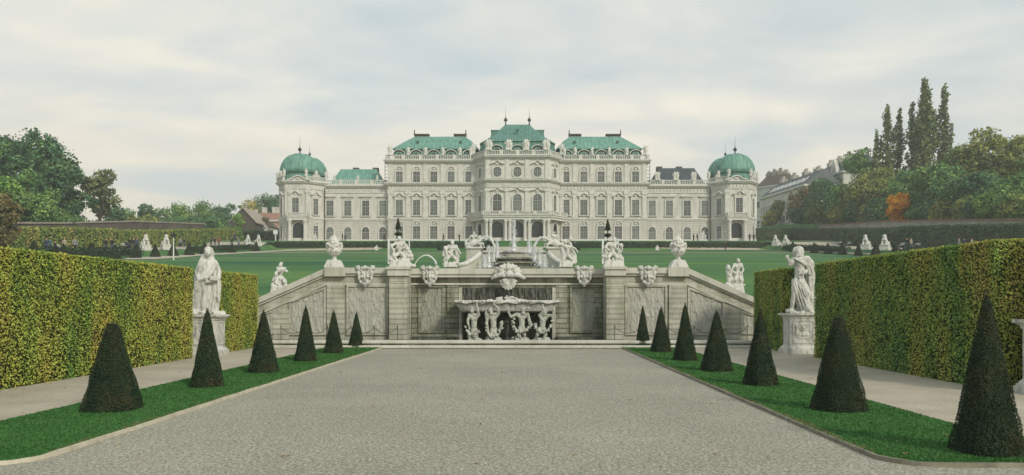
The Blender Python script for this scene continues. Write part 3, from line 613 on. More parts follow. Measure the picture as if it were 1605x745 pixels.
for a in [
 ('broadleaf_tree', 1345, 236, 175, 84, 'green', 'big rounded green tree below and left of the poplars', 18, 5200, .5, .08),
 ('broadleaf_tree', 1300, 275, 165, 80, 'dark', 'dark green tree left of the big rounded green tree', 16, 4600, .46, .05),
 ('broadleaf_tree', 1262, 288, 172, 60, 'rust', 'reddish-topped dark tree next to the white town houses', 14, 3800, .46, .05),
 ('broadleaf_tree', 1226, 312, 180, 46, 'olive', 'small olive-yellow tree at the palace end of the right bank', 12, 2600, .42, .05),
 ('broadleaf_tree', 1205, 330, 205, 26, 'yellow', 'golden small tree nearest the right corner pavilion', 9, 1200, .4, .05),
 ('broadleaf_tree', 1372, 262, 150, 86, 'olive', 'olive green tree in the middle of the right bank', 16, 4800, .42, .05),
 ('broadleaf_tree', 1330, 300, 140, 74, 'dark', 'low dark tree above the wall panels, left of the orange tree', 14, 4200, .4, .02),
 ('broadleaf_tree', 1425, 262, 165, 76, 'green', 'green tree directly under the poplars', 16, 4600, .46, .05),
 ('broadleaf_tree', 1475, 250, 150, 86, 'green', 'broad green tree right below the poplars', 16, 4800, .46, .05),
 ('broadleaf_tree', 1452, 300, 134, 70, 'dark', 'low dark tree right behind the orange tree', 14, 4000, .4, .02),
 ('broadleaf_tree', 1545, 192, 160, 100, 'olive', 'huge spreading olive-green tree at upper right', 22, 7200, .5, .1),
 ('broadleaf_tree', 1598, 205, 150, 78, 'olive', 'tall olive tree cut by the right frame edge', 16, 4800, .48, .1),
 ('broadleaf_tree', 1500, 225, 165, 70, 'green', 'green tree at the left flank of the huge spreading tree', 14, 4200, .46, .1),
 ('broadleaf_tree', 1520, 270, 135, 90, 'dark', 'dark green tree filling the bank below the huge spreading tree', 16, 5200, .4, .02),
 ('broadleaf_tree', 1590, 270, 130, 76, 'green', 'mid-green tree low at the right frame edge', 14, 4400, .4, .02),
 ('broadleaf_tree', 1255, 325, 150, 44, 'dark', 'low dark tree above the hedge at the palace end of the bank', 10, 2400, .4, .02),
 ('broadleaf_tree', 1275, 322, 138, 30, 'olive', 'small yellowish tree, one of a pair above the right wall, nearer the palace', 9, 1500, .32, .05),
 ('broadleaf_tree', 1311, 322, 132, 30, 'yellow', 'small yellow-green tree, one of a pair above the right wall, nearer the camera', 9, 1500, .32, .05),
 ('broadleaf_tree', 1412, 300, 124, 44, 'orange', 'bright orange autumn tree above the right wall', 14, 4200, .34, .03),
 ('broadleaf_tree', 1434, 322, 122, 28, 'green', 'small green tree touching the orange tree on its right', 9, 1500, .32, .03),
 ('broadleaf_tree', 1463, 329, 120, 24, 'yellow', 'small low yellow-green bush tree right of the orange tree', 8, 1200, .3, .03),
 ('broadleaf_tree', 1547, 298, 116, 36, 'light', 'pale green slanting young tree above the right wall', 10, 2200, .3, .03),
 ('broadleaf_tree', 1581, 303, 112, 18, 'light', 'slim bright green young tree nearest the right frame edge', 8, 1100, .28, .03)]:
    nm, px, top, d, wpx, kind, lab, lumps, n, leaf, base = a
    tree(nm, px, top, d, wpx, kind, lab, GR, lumps, n, leaf, base)

def shrub_row(side, x, d0, d1, n, kinds, group, label):
    for i in range(n):
        d = d0+(d1-d0)*(i+.5)/n+random.uniform(-2, 2); r_ = random.uniform(2.4, 3.6); zb_ = gz(x, d); v = rng.normal(0, 1, (1700, 3)); v /= np.linalg.norm(v, axis=1)[:, None]
        rr_ = r_*(1+.16*np.array([noise.noise(Vector(q)*2.2+Vector((i*7, 0, 0)))*2 for q in v]))*rng.uniform(.8, 1.02, 1700)
        P = v*rr_[:, None]*np.array([1, 1.25, random.uniform(.8, 1.25)])+np.array([0, 0, r_*.8]); P[:, 2] = np.maximum(P[:, 2], 0)
        tag(link('shrub', leaf_mesh('shrub', P, v, .5, LEAF[random.choice(kinds)], tilt=.8), None, (x+random.uniform(0, 2), d, zb_)), f'{"nearest second third fourth fifth sixth seventh eighth ninth tenth eleventh twelfth thirteenth fourteenth fifteenth sixteenth seventeenth eighteenth nineteenth twentieth twenty-first twenty-second".split()[i]} {label} counting from the camera', 'shrub', group)
shrub_row(1, 83.5, 92, 215, 22, ['dark', 'dark', 'green', 'olive'], 'shrubs behind the right garden wall', 'bushy dark shrub behind the right garden wall')
shrub_row(-1, -86.5, 98, 225, 20, ['dark', 'green', 'green', 'olive'], 'shrubs behind the left garden wall', 'bushy green shrub behind the left brown wall')
# ------------------------------------------------------------------ garden walls behind the hedges, town houses
def lwall(name, label, x, pts, mats, th=.6, cope=True, panels=False):
    """wall along depth at x; pts = [(d, top)], built as a thing with coping"""
    root = thing(name, label, 'wall', (x, pts[0][0], 0)); w_ = MB(); c_ = MB(); p_ = MB()
    for (a, za), (b, zb) in zip(pts, pts[1:]):
        w_.loft([[(x, a, gz(x,a)-1), (x+th, a, gz(x,a)-1), (x+th, a, za), (x, a, za)], [(x, b, gz(x,b)-1), (x+th, b, gz(x,b)-1), (x+th, b, zb), (x, b, zb)]])
        c_.loft([[(x-.2, a, za+.002), (x+th+.2, a, za+.002), (x+th+.2, a, za+.28), (x-.2, a, za+.28)], [(x-.2, b, zb+.002), (x+th+.2, b, zb+.002), (x+th+.2, b, zb+.28), (x-.2, b, zb+.28)]])
        if panels:
            n = max(1, int((b-a)/4.2))
            for i in range(n):
                u0 = a+(b-a)*(i+.12)/n; u1 = a+(b-a)*(i+.88)/n; f = lambda u: za+(zb-za)*(u-a)/(b-a)
                p_.loft([[(x-.06, u0, gz(x,u0)+.5), (x-.003, u0, gz(x,u0)+.5), (x-.003, u0, f(u0)-.25), (x-.06, u0, f(u0)-.25)], [(x-.06, u1, gz(x,u1)+.5), (x-.003, u1, gz(x,u1)+.5), (x-.003, u1, f(u1)-.25), (x-.06, u1, f(u1)-.25)]])
    w_.build('masonry', M[mats[0]], root); c_.build('coping', M[mats[1]], root)
    if panels: p_.build('wall_panel', M['pale_wall'], root)
lwall('garden_wall', 'long weathered brown wall behind the left hedge', -81, [(90, Z(350, 90)), (135, Z(351, 135)), (160, Z(348, 160)), (196, Z(352, 196))], ('old_wall', 'old_wall_top'))
lwall('garden_wall', 'pale panelled wall with reddish coping above the right hedge', 78, [(116, Z(345.5, 116)), (135, Z(346, 135)), (165, Z(348, 165)), (200, Z(355, 200))], ('pale_wall', 'tile_red'), panels=True)
lwall('garden_wall', 'low overgrown wall right of the panelled wall, near the frame edge', 78, [(88, Z(355, 88)), (115, Z(356, 115))], ('old_wall', 'old_wall_top'))

def facade_windows(root, x0, x1, y, zs, n, w_, h, mat='glass'):
    for z in zs:
        for i in range(n):
            cx = x0+(x1-x0)*(i+.5)/n
            f = MB(); f.box(cx-w_*.75, cx+w_*.75, y-.12, y-.004, z-h*.12, z+h*1.1); fo = f.build('window', M['trim'], root)
            p = MB(); p.box(cx-w_/2, cx+w_/2, y-.16, y-.125, z, z+h); p.build('pane', M[mat], fo)
def house(label, px0, px1, pyr, pye, pyb, d, wall='house_white', roof='tile_red', n=4, rows=(.2,.6), gable=False, depth=12, chim=()):
    x0, x1 = X(px0, d), X(px1, d); zb = gz((x0+x1)/2, d)-1; ze = Z(pye, d); zr = Z(pyr, d)
    root = thing('house', label, 'building', ((x0+x1)/2, d, zb)); w_ = MB().box(x0, x1, d, d+depth, zb, ze); r = MB()
    if gable:
        xm = (x0+x1)/2; w_.loft([[(x0, d, ze), (x1, d, ze), (xm, d, zr-.3)], [(x0, d+depth, ze), (x1, d+depth, ze), (xm, d+depth, zr-.3)]])
        for a, b in ((x0-.5, xm), (x1+.5, xm)): r.loft([[(a, d-.5, ze-.4), (b, d-.5, zr-.3), (b, d-.5, zr), (a, d-.5, ze-.05)], [(a, d+depth+.5, ze-.4), (b, d+depth+.5, zr-.3), (b, d+depth+.5, zr), (a, d+depth+.5, ze-.05)]])
    else:
        k = (x1-x0)*.10; r.loft([[(x0-.4, d-.4, ze+.003), (x1+.4, d-.4, ze+.003), (x1+.4, d+depth, ze+.003), (x0-.4, d+depth, ze+.003)], [(x0+k, d+depth*.4, zr), (x1-k, d+depth*.4, zr), (x1-k, d+depth*.6, zr), (x0+k, d+depth*.6, zr)]])
        c = MB().box(x0-.5, x1+.5, d-.5, d-.002, ze-.5, ze); c.build('cornice', M['trim'], root)
    w_.build('wall', M[wall], root); ro = r.build('roof', M[roof], root)
    facade_windows(root, x0, x1, d, [zb+1+(ze-zb-1)*q for q in rows], n, min(1.1, (x1-x0)/n*.4), 1.7)
    for q in chim:
        cx = x0+(x1-x0)*q; c = MB().box(cx-.6, cx+.6, d+depth*.4, d+depth*.55, ze, zr+1.6); c.box(cx-.7, cx+.7, d+depth*.39, d+depth*.56, zr+1.6, zr+1.85); c.build('chimney', M['house_white'], ro)
    return root
house('brown gabled house left of the pink-roofed houses', 362, 400, 325, 348, 360, 215, 'brown_roof', 'old_wall_top', 2, (.3,), True)
house('pale house with red roof, behind its white-chimneyed neighbour', 398, 420, 331, 343, 360, 250, 'house_white', 'tile_red', 3, (.5,), chim=(.35,))
house('pink house with red roof beside the left corner pavilion', 417, 440, 331, 345, 362, 235, 'house_pink', 'tile_red', 3, (.45,), chim=(.5, .2))
house('small low white house at the end of the left hedge', 396, 416, 345, 354, 364, 222, 'house_white', 'brown_roof', 3, (.5,))
# right-hand town houses: facades oblique, running away from the palace
def town(label, pts, ze, zr, roof, rows, n, extra=None, skylights=0, side=-1):
    """block whose long facade runs from pts[0] to pts[1] (x, d)"""
    (xa, da), (xb, db) = pts; L_ = math.hypot(xb-xa, db-da); rz = math.atan2(db-da, xb-xa); zb = 17
    root = thing('town_house', label, 'building', (xa, da, zb), 'town houses behind the palace', rz); dep = 14; H = ze-zb; HR = zr-zb
    def bl(m, nm, mat, par=root): o = link(nm, m.mesh(nm, M[mat]), par); return o
    bl(MB().box(0, L_, 0, dep, -2, H), 'wall', 'house_white')
    c = MB().box(-.5, L_+.5, -.6, dep+.5, H+.003, H+.6); c.box(-.3, L_+.3, -.3, -.003, H*.52, H*.52+.35); bl(c, 'cornice', 'trim')
    r = MB().loft([[(-.3, -.3, H+.6), (L_+.3, -.3, H+.6), (L_+.3, dep, H+.6), (-.3, dep, H+.6)], [(.5, dep*.42, HR), (L_-.5, dep*.42, HR), (L_-.5, dep*.58, HR), (.5, dep*.58, HR)]]); ro = bl(r, 'roof', roof)
    for k, z in enumerate(rows):
        for i in range(n):
            cx = L_*(i+.5)/n; f = MB().box(cx-.8, cx+.8, -.14, -.004, z*H-.3, z*H+2.5); fo = bl(f, 'window', 'trim'); bl(MB().box(cx-.55, cx+.55, -.18, -.145, z*H, z*H+2.3), 'pane', 'glass', fo)
    for i in range(skylights):
        u = L_*(.12+.8*i/max(1, skylights-1)*.9); t = .28; s = MB(); z0 = H+.6+(HR-H-.6)*.25; z1 = H+.6+(HR-H-.6)*.62; y0 = -.3+(dep*.42+.3)*.25; y1 = -.3+(dep*.42+.3)*.62
        s.loft([[(u, y0-.12, z0+.12), (u+1.1, y0-.12, z0+.12), (u+1.1, y0, z0), (u, y0, z0)], [(u, y1-.12, z1+.12), (u+1.1, y1-.12, z1+.12), (u+1.1, y1, z1), (u, y1, z1)]]); bl(s, 'skylight', 'white_metal', ro)
    for q in (.1, .35, .6, .85):
        h_ = HR+random.uniform(.8, 2.0); cm = MB().box(L_*q-.9, L_*q+.9, dep*.42, dep*.58, HR-1.5, h_)
        for j in (-.5, 0, .5): cm.box(L_*q+j-.13, L_*q+j+.13, dep*.46, dep*.52, h_+.002, h_+random.uniform(.6, 1.1))
        bl(cm, 'chimney', 'pale_wall', ro)
    return root
town('white town house with dark roof and rows of skylights, right of the palace', [(X(1192, 268), 268), (X(1262, 236), 236)], Z(302, 250), Z(276, 250), 'slate', (.28, .52, .75), 15, skylights=9)
town('brown-roofed town house peeping out behind the right corner pavilion', [(X(1186, 300), 300), (X(1222, 292), 292)], Z(294, 296), Z(272, 296), 'brown_roof', (.5, .75), 6)
t2 = town('tall grey-roofed town house with white pointed gables, above the right trees', [(X(1266, 262), 262), (X(1322, 236), 236)], Z(282, 250), Z(254, 250), 'slate', (.5, .74), 8)
for q in (.22, .78):
    L_ = math.hypot(X(1322,236)-X(1266,262), 26); H = Z(282, 250)-17
    gm = MB().slab([(L_*q-2.2, H+.6), (L_*q+2.2, H+.6), (L_*q, H+5.2)], -.5, .6); link('gable', gm.mesh('gable', M['house_white']), t2)
    link('gable_window', MB().box(L_*q-.6, L_*q+.6, -.56, -.503, H+1, H+2.6).mesh('gable_window', M['glass']), t2)

# ------------------------------------------------------------------ the palace
AX = 811.0
def lx(px, d=184.0): return (px-AX)*d/FPX            # x relative to the palace axis
PX0 = (AX-VX)*184/FPX
D0 = 184.0
zg = 16.06
palace = thing('palace', 'long white baroque palace with green copper roofs and two domed corner pavilions', 'palace', (PX0, D0, zg))
def zz(py, d=D0): return Z(py, d)-zg                  # z relative to palace base
Zs1, Zc, Zt = zz(343), zz(288), zz(252)
def pb(m, nm, mat, par=palace, smooth=False): return link(nm, m.mesh(nm, M[mat], smooth=smooth), par)
def dd(d): return d-D0
c_off = 49*D0/FPX
plans = {
 'centre': [(lx(762.5,180), -4.0), (-lx(762.5,180), -4.0), (-lx(744,184), .2), (-lx(744,184), 16), (lx(744,184), 16), (lx(744,184), .2)],
 'mainL': [(lx(608), 0), (lx(744), 0), (lx(744), 16), (lx(608), 16)],
 'wingL': [(lx(507), 1.2), (lx(608), 1.2), (lx(608), 17), (lx(507), 17)],
 'pavL': [(lx(436), .8), (lx(452), -2.6), (lx(484), -2.6), (lx(508), .8), (lx(508), 15), (lx(436), 15)]}
def mir(poly): return [(-x, y) for x, y in reversed(poly)]
plans.update({'mainR': mir(plans['mainL']), 'wingR': mir(plans['wingL']), 'pavR': mir(plans['pavL'])})
tops = {'centre': Zt+.35, 'mainL': Zt, 'mainR': Zt, 'wingL': Zc-.4, 'wingR': Zc-.4, 'pavL': Zc+.1, 'pavR': Zc+.1}
def cornice(poly, z, levels):
    m = MB()
    for off, z0, z1 in levels: m.prism(offset(poly, off), z+z0, z+z1)
    return m
for k, poly in plans.items():
    tp = tops[k]
    pb(MB().prism(poly, -1.5, Zs1), 'lower_wall', 'plaster_low'); pb(MB().prism(offset(poly, -.02), Zs1+.003, tp), 'upper_wall', 'plaster')
    pb(cornice(poly, 0, [(.18, -1.4, 1.1)]), 'plinth', 'trim')
    if k != 'centre': pb(cornice(poly, Zs1, [(.12, -.45, -.15), (.28, -.15, .12)]), 'string_course', 'trim')
    hi = k in ('centre', 'mainL', 'mainR')
    z = Zc+(.25 if k == 'centre' else 0)
    pb(cornice(poly, z if hi else tp, [(.15, -1.75, -1.5), (.30, -.55, -.35), (.60, -.35, -.1), (.85, -.1, .16)]), 'cornice', 'trim')
    if hi: pb(cornice(poly, tp, [(.2, -.75, -.55), (.45, -.55, -.3), (.85, -.3, -.05), (1.0, -.05, .14)]), 'top_cornice', 'trim')
    # modillion frieze under the main cornice, along the front edges
    fr = MB().prism(offset(poly, .035), (z if hi else tp)-1.47, (z if hi else tp)-.57); zf = (z if hi else tp)-1.45
    for (a, b) in zip(poly, poly[1:]+poly[:1]):
        if max(a[1], b[1]) > 5: continue
        v = Vector(b)-Vector(a); n = max(2, int(v.length/.8)); u = v.normalized(); nn = Vector((u.y, -u.x))
        if nn.y > 0: nn = -nn
        for i in range(n):
            c = Vector(a)+v*(i+.5)/n; q = [c-u*.2, c+u*.2, c+u*.2+nn*.17, c-u*.2+nn*.17]
            fr.prism([(p.x, p.y) for p in q], zf, zf+.85)
    pb(fr, 'frieze', 'trim')
# windows: each kind modelled once round the origin (x centre, y=0 wall plane, z=0 sill), facing -y
def window_mesh(w_, h, style, hood):
    f, g, s = MB(), MB(), MB(); t = .26
    def arc(r, n=10, a0=0, a1=180, cz=0, fx=1): return [(fx*r*math.cos(R(a0+(a1-a0)*i/n)), cz+r*math.sin(R(a0+(a1-a0)*i/n))) for i in range(n+1)]
    hw = w_/2
    if style in ('arch',):
        hs = h-hw
        f.box(-hw-t, -hw, -.22, .1, -.1, hs); f.box(hw, hw+t, -.22, .1, -.1, hs)
        ri, ro = arc(hw, cz=hs), arc(hw+t, cz=hs)
        for i in range(len(ri)-1): f.slab([ri[i], ro[i], ro[i+1], ri[i+1]], -.22, .1)
        f.box(-.17, .17, -.34, .0, h-.02, h+.42)
        g.slab([(-hw, 0), (hw, 0)]+arc(hw, cz=hs), -.05, -.02)
    elif style == 'oct':
        c = w_*.28; pin = [(-hw+c, 0), (hw-c, 0), (hw, c), (hw, h-c), (hw-c, h), (-hw+c, h), (-hw, h-c), (-hw, c)]
        cx = h/2; po = [(x*(1+t/hw), cx+(z-cx)*(1+t/cx)) for x, z in pin]
        for i in range(8): j = (i+1) % 8; f.slab([pin[i], po[i], po[j], pin[j]], -.22, .1)
        g.slab(pin, -.05, -.02)
    else:
        f.box(-hw-t, -hw, -.22, .1, 0, h); f.box(hw, hw+t, -.22, .1, 0, h); f.box(-hw-t, hw+t, -.22, .1, h+.002, h+t)
        g.box(-hw, hw, -.05, -.02, 0, h)
    f.box(-hw-t-.15, hw+t+.15, -.36, .1, -.30, -.102)
    # glazing bars
    s.box(-.07, .07, -.12, -.055, 0, h-(.05 if style != 'arch' else .1)); s.box(-hw, hw, -.13, -.125+.07, h*.60-.08, h*.60+.08)
    for q in (.22, .41, .8): s.box(-hw*.98, hw*.98, -.10, -.056, h*q-.03, h*q+.03)
    for q in (-.5, .5): s.box(hw*q-.03, hw*q+.03, -.095, -.057, 0, h*(.72 if style == 'arch' else .97))
    for q in (-1, 1): s.box(q*hw-.06 if q > 0 else -hw, hw if q > 0 else -hw+.06, -.11, -.058, 0, h*(.7 if style == 'arch' else 1))
    z = h+t
    if hood == 'arc':
        ri, ro = arc(hw*.9, cz=z+.12), arc(hw*.9+.22, cz=z+.12)
        for i in range(len(ri)-1): f.slab([ri[i], ro[i], ro[i+1], ri[i+1]], -.30, .0)
        f.ell((0, -.1, z+.45), (.35, .18, .3), n=8)
    elif hood == 'flat':
        f.box(-hw-.2, hw+.2, -.15, 0, z+.25, z+.65); f.box(-hw-.65, hw+.65, -.48, .0, z+.68, z+.95)
    elif hood == 'ornate':
        pts = [(-hw-.75, z+.55), (-hw-.1, z+.62), (-hw*.55, z+1.05), (0, z+1.32), (hw*.55, z+1.05), (hw+.1, z+.62), (hw+.75, z+.55)]
        for a, b in zip(pts, pts[1:]): f.slab([a, b, (b[0], b[1]+.26), (a[0], a[1]+.26)], -.55, .0)
        f.box(-hw-.1, hw+.1, -.18, 0, z+.05, z+.5); f.ell((0, -.15, z+.75), (.42, .22, .38), n=8)
        for q in (-1, 1): f.ell((q*(hw+.25), -.12, z+.2), (.18, .2, .4), n=8)
    elif hood == 'peak':
        pts = [(-hw-.7, z+.4), (-hw*.4, z+.75), (0, z+1.3), (hw*.4, z+.75), (hw+.7, z+.4)]
        for a, b in zip(pts, pts[1:]): f.slab([a, b, (b[0], b[1]+.24), (a[0], a[1]+.24)], -.5, .0)
        f.ell((0, -.12, z+.5), (.5, .2, .34), n=8)
    return f.mesh('window', M['trim']), g.mesh('pane', M['glass']), s.mesh('sash', M['sash'])
WK = {}
def window(kind, x, y, z, rz=0.0):
    if kind not in WK: WK[kind] = window_mesh(*KINDS[kind])
    f, g, s = WK[kind]; o = link('window', f, palace, (x, y, z), (0, 0, rz)); link('pane', g, o); link('sash', s, o)
hh = lambda a, b: (b-a)*D0/FPX
KINDS = {'g_main': (1.75, hh(355, 377), 'rect', 'arc'), 'g_wing': (1.75, hh(355.5, 376.5), 'arch', 'flat0'), 'f_main': (1.7, hh(314, 337), 'rect', 'ornate'),
         'f_wing': (1.7, hh(314, 337), 'rect', 'flat'), 's_main': (1.65, hh(269.5, 285.5), 'rect', 'arc'), 'f_centre': (2.05, hh(308.5, 334), 'arch', 'peak'),
         's_centre': (1.85, hh(267, 282), 'oct', 'peak'), 'f_slim': (1.15, hh(309, 334), 'arch', 'peak'), 's_slim': (1.15, hh(267, 282), 'oct', 'peak'),
         'f_pav': (1.7, hh(313, 337), 'rect', 'ornate'), 'f_pavs': (1.25, hh(313, 337), 'rect', 'ornate'), 'g_pav': (1.25, hh(355, 377), 'rect', 'arc')}
YF = -.02
for s in (1, -1):
    for px in (626, 653, 680, 707, 735):
        x = s*lx(px); window('g_main', x, YF, zz(377)); window('f_main', x, YF, zz(337)); window('s_main', x, YF, zz(285.5))
    for px in (517, 545, 573, 600):
        x = s*lx(px, 185); window('g_wing', x, 1.2+YF, zz(376.5)); window('f_wing', x, 1.2+YF, zz(337))
        if True: pass
for px in (779.5, 811, 842.5):
    x = lx(px, 180); window('f_centre', x, -4+YF, zz(333.6)); window('s_centre', x, -4+YF, zz(281.8))
def on_edge(a, b, t):     # point and facing of a wall edge
    a, b = Vector(a), Vector(b); p = a+(b-a)*t; u = (b-a); rz = math.atan2(u.y, u.x)
    return p.x, p.y, rz
pc = plans['centre']
for (a, b) in ((pc[5], pc[0]), (pc[1], pc[2])):
    x, y, rz = on_edge(a, b, .5); off = Vector((math.sin(rz), -math.cos(rz)))*.0
    window('f_slim', x, y, zz(333.6), rz); window('s_slim', x, y, zz(281.8), rz)
for poly, s in ((plans['pavL'], 1), (plans['pavR'], -1)):
    idx = [(0, 1), (1, 2), (2, 3)] if s == 1 else [(5, 0), (0, 1), (1, 2)]
    idx = [(i, (i+1) % 6) for i in range(6) if max(poly[i][1], poly[(i+1) % 6][1]) < 2]
    for n_, (i, j) in enumerate(idx):
        x, y, rz = on_edge(poly[i], poly[j], .5)
        if abs(poly[i][1]-poly[j][1]) < .1: window('f_pav', x, y, zz(337), rz)
        else: window('f_pavs', x, y, zz(337), rz); window('g_pav', x, y, zz(377), rz)
# arched doors: centre block and pavilions
def door(x, y, z, w_, h, rz=0, mat='dark_door', open_=False):
    f = MB(); g = MB(); hw = w_/2; hs = h-hw; t = .35
    A = lambda r: [(r*math.cos(R(180*i/12)), hs+r*math.sin(R(180*i/12))) for i in range(13)]
    f.box(-hw-t, -hw, -.3, .1, 0, hs); f.box(hw, hw+t, -.3, .1, 0, hs)
    ri, ro = A(hw), A(hw+t)
    for i in range(12): f.slab([ri[i], ro[i], ro[i+1], ri[i+1]], -.3, .1)
    f.box(-.25, .25, -.45, 0, h, h+.6)
    g.slab([(-hw, 0), (hw, 0)]+A(hw), -.06, -.02)
    o = link('door', f.mesh('door', M['trim']), palace, (x, y, z), (0,0,rz)); link('door_leaf', g.mesh('door_leaf', M[mat]), o)
    s = MB(); s.box(-.08, .08, -.14, -.065, 0, hs); s.box(-hw, hw, -.15, -.066, hs-.1, hs+.1)
    for q in (-.66, -.33, .33, .66): s.box(hw*q-.035, hw*q+.035, -.12, -.067, 0, hs*.98)
    for q in (.25, .5, .75): s.box(-hw, hw, -.11, -.068, hs*q-.03, hs*q+.03)
    link('glazing_bar', s.mesh('glazing_bar', M['iron']), o)
for px in (779.5, 811, 842.5): door(lx(px, 180), -4-.01, 0, 2.75, zz(350, 184), 0)
for (a, b) in ((pc[5], pc[0]), (pc[1], pc[2])):
    x, y, rz = on_edge(a, b, .5); door(x, y, 0.9, 1.7, zz(352)-.9, rz)
for s in (1, -1): door(s*lx(467.5, 181), -2.6-.01, 0, 2.7, zz(351), 0)
# pilasters, capitals
def column(x, y, z0, z1, r=.34, rnd=True):
    m = MB()
    if rnd: m.lathe([(r*1.45, z0), (r*1.45, z0+.5), (r*1.1, z0+.6), (r, z0+.8), (r*.86, z1-.8), (r*1.0, z1-.75), (r*1.35, z1-.35), (r*1.5, z1-.3), (r*1.5, z1)], (x, y, 0), 14)
    else:
        m.box(x-r, x+r, y-.22, y+.05, z0, z1-.8); m.box(x-r*1.3, x+r*1.3, y-.34, y+.05, z1-.8, z1); m.box(x-r*1.3, x+r*1.3, y-.3, y+.05, z0-.25, z0-.002+.3)
    pb(m, 'column' if rnd else 'pilaster', 'trim')
for s in (1, -1):
    for px in (612, 640, 667, 694, 721, 742):
        column(s*lx(px), -.03, Zs1+.4, Zc-1.8, .52, False)
        m = MB(); x = s*lx(px); m.box(x-.52, x+.52, -.18, .05, Zc+.4, Zt-.8); pb(m, 'upper_pilaster', 'trim')
    for px in (454.5, 482): column(s*lx(px, 181), -2.63, Zs1+1.0, Zc-1.8, .45, False)
    for px in (455.5, 479.5): column(s*lx(px, 181), -3.7, 0, zz(345, 181), .42)
for px in (764.5, 795.5, 826.5, 857.5): column(lx(px, 180), -4.03, Zs1+1.2, Zc-1.7, .5, False)
for px in (764.5, 795.5, 826.5, 857.5):
    x = lx(px, 180); m = MB().box(x-.5, x+.5, -4.2, -3.9, Zc+.6, Zt-.5); pb(m, 'upper_pilaster', 'trim')
for px in (762.5, 769, 792.5, 799, 823, 829.5, 853, 859.5): column(lx(px, 179), -5.0, 0, zz(344.5, 179), .36)
# balconies with balustrades
def balustrade(pts, z, h=1.0, step=.42, ped=4.0, nm='balustrade', closed=False):
    m = MB()
    for a, b in zip(pts, pts[1:]):
        a, b = Vector(a), Vector(b); v = b-a; u = v.normalized(); nn = Vector((-u.y, u.x)); Ln = v.length
        def bar(s0, s1, hw, z0, z1): m.prism([tuple(a+u*s0-nn*hw), tuple(a+u*s1-nn*hw), tuple(a+u*s1+nn*hw), tuple(a+u*s0+nn*hw)], z0, z1)
        bar(0, Ln, .2, z, z+.18); bar(0, Ln, .2, z+h-.18, z+h)
        n = max(1, round(Ln/ped))
        for i in range(n+1): c = Ln*i/n; bar(max(0, c-.35), min(Ln, c+.35), .26, z-.01, z+h+.06)
        k = int(Ln/step)
        for i in range(k): c = Ln*(i+.5)/k; bar(c-.09, c+.09, .09, z+.19, z+h-.19)
    return pb(m, nm, 'trim')
bpoly = offset(pc, 1.55)[:3]; bp = offset(pc, 1.55)
front = [bp[5], bp[0], bp[1], bp[2]]
m = MB().prism([bp[5], bp[0], bp[1], bp[2], pc[2], pc[1], pc[0], pc[5]], Zs1-.2, Zs1+.25); m.prism([offset(pc, 1.3)[k] for k in (5, 0, 1, 2)]+[pc[2], pc[1], pc[0], pc[5]], Zs1-.75, Zs1-.203)
pb(m, 'balcony', 'trim'); balustrade(front, Zs1+.25, .95)
for s in (1, -1):
    x0, x1 = sorted((s*lx(451, 181), s*lx(484.5, 181)))
    m = MB().box(x0, x1, -4.3, -2.5, Zs1-.2, Zs1+.15); m.box(x0+.15, x1-.15, -4.15, -2.5, Zs1-.75, Zs1-.203); pb(m, 'balcony', 'trim')
    balustrade([(x0+.1, -2.6), (x0+.1, -4.2), (x1-.1, -4.2), (x1-.1, -2.6)], Zs1+.15, .9)
# roof balustrades with statues
def small_statue_mesh():
    m = MB(); m.box(-.3, .3, -.3, .3, 0, .35); m.cap((-.12, 0, .4), (-.1, 0, 1.1), .17, .22); m.cap((.14, .05, .4), (.1, 0, 1.1), .17, .22)
    m.cap((0, 0, 1.1), (0, 0, 1.6), .27, .29); m.cap((0,0,1.75), (.02, 0, 1.98), .09, .16); m.cap((-.28, 0, 1.6), (-.5, -.15, 1.15), .1, .07); m.cap((.28, 0, 1.6), (.55, .05, 1.95), .1, .07)
    m.ell((.1, .18, 1.1), (.32, .14, .75))
    return remeshed(m, 'roof_statue', M['trim'], .07, 1)
rs = small_statue_mesh()
def roof_statue(x, y, z, sc_=1.0, rz=0):
    o = link('roof_statue', rs, palace, (x, y, z), (0, 0, rz)); o.scale = (sc_*1.2, sc_*1.2, sc_)
hB = 1.15
for s in (1, -1):
    a = lx(608)-.3; b = lx(744)-.8
    balustrade([(s*a, 15.6), (s*a, -.35), (s*b, -.35)], Zt+.14, hB)
    for i, px in enumerate((611, 640, 667, 694, 721, 738)): roof_statue(s*lx(px), -.35, Zt+1.2, .95 if i else 1.2, random.uniform(-.8, .8))
    balustrade([(s*lx(509), .7), (s*lx(606), .7)], Zc-.24, 1.2)
    for i, px in enumerate((523, 560, 590) if s == 1 else (532, 535.5, 560, 563.5, 589, 592.5)): roof_statue(s*lx(px), .7, Zc+.9, .6 if s == 1 else 1.0, random.uniform(-.8, .8))
    pv = [(x*s, y) for x, y in plans['pavL'][:4]]; po = offset(plans['pavL'], .35); po = [(x*s, y) for x, y in po]
    balustrade([po[5], po[0], po[1]], Zc+.26, 1.1); balustrade([po[2], po[3]], Zc+.26, 1.1)
    for q in (0, 1, 2, 3): roof_statue(po[q][0], po[q][1], Zc+1.3, .85, random.uniform(-.8, .8))
    roof_statue(*[(po[0][i]+po[1][i])/2 for i in (0, 1)], Zc+1.3, .8); roof_statue(*[(po[2][i]+po[3][i])/2 for i in (0, 1)], Zc+1.3, .8)
cb_ = offset(pc, .35)
balustrade([cb_[5], cb_[0], cb_[1], cb_[2]], Zt+.5, hB)
for px in (764, 768, 795.5, 799, 823, 826, 854, 858): roof_statue(lx(px, 180), -4.3, Zt+1.6, 1.25, random.uniform(-.8, .8))
for q in (5, 2): roof_statue(cb_[q][0], cb_[q][1], Zt+1.6, 1.2)
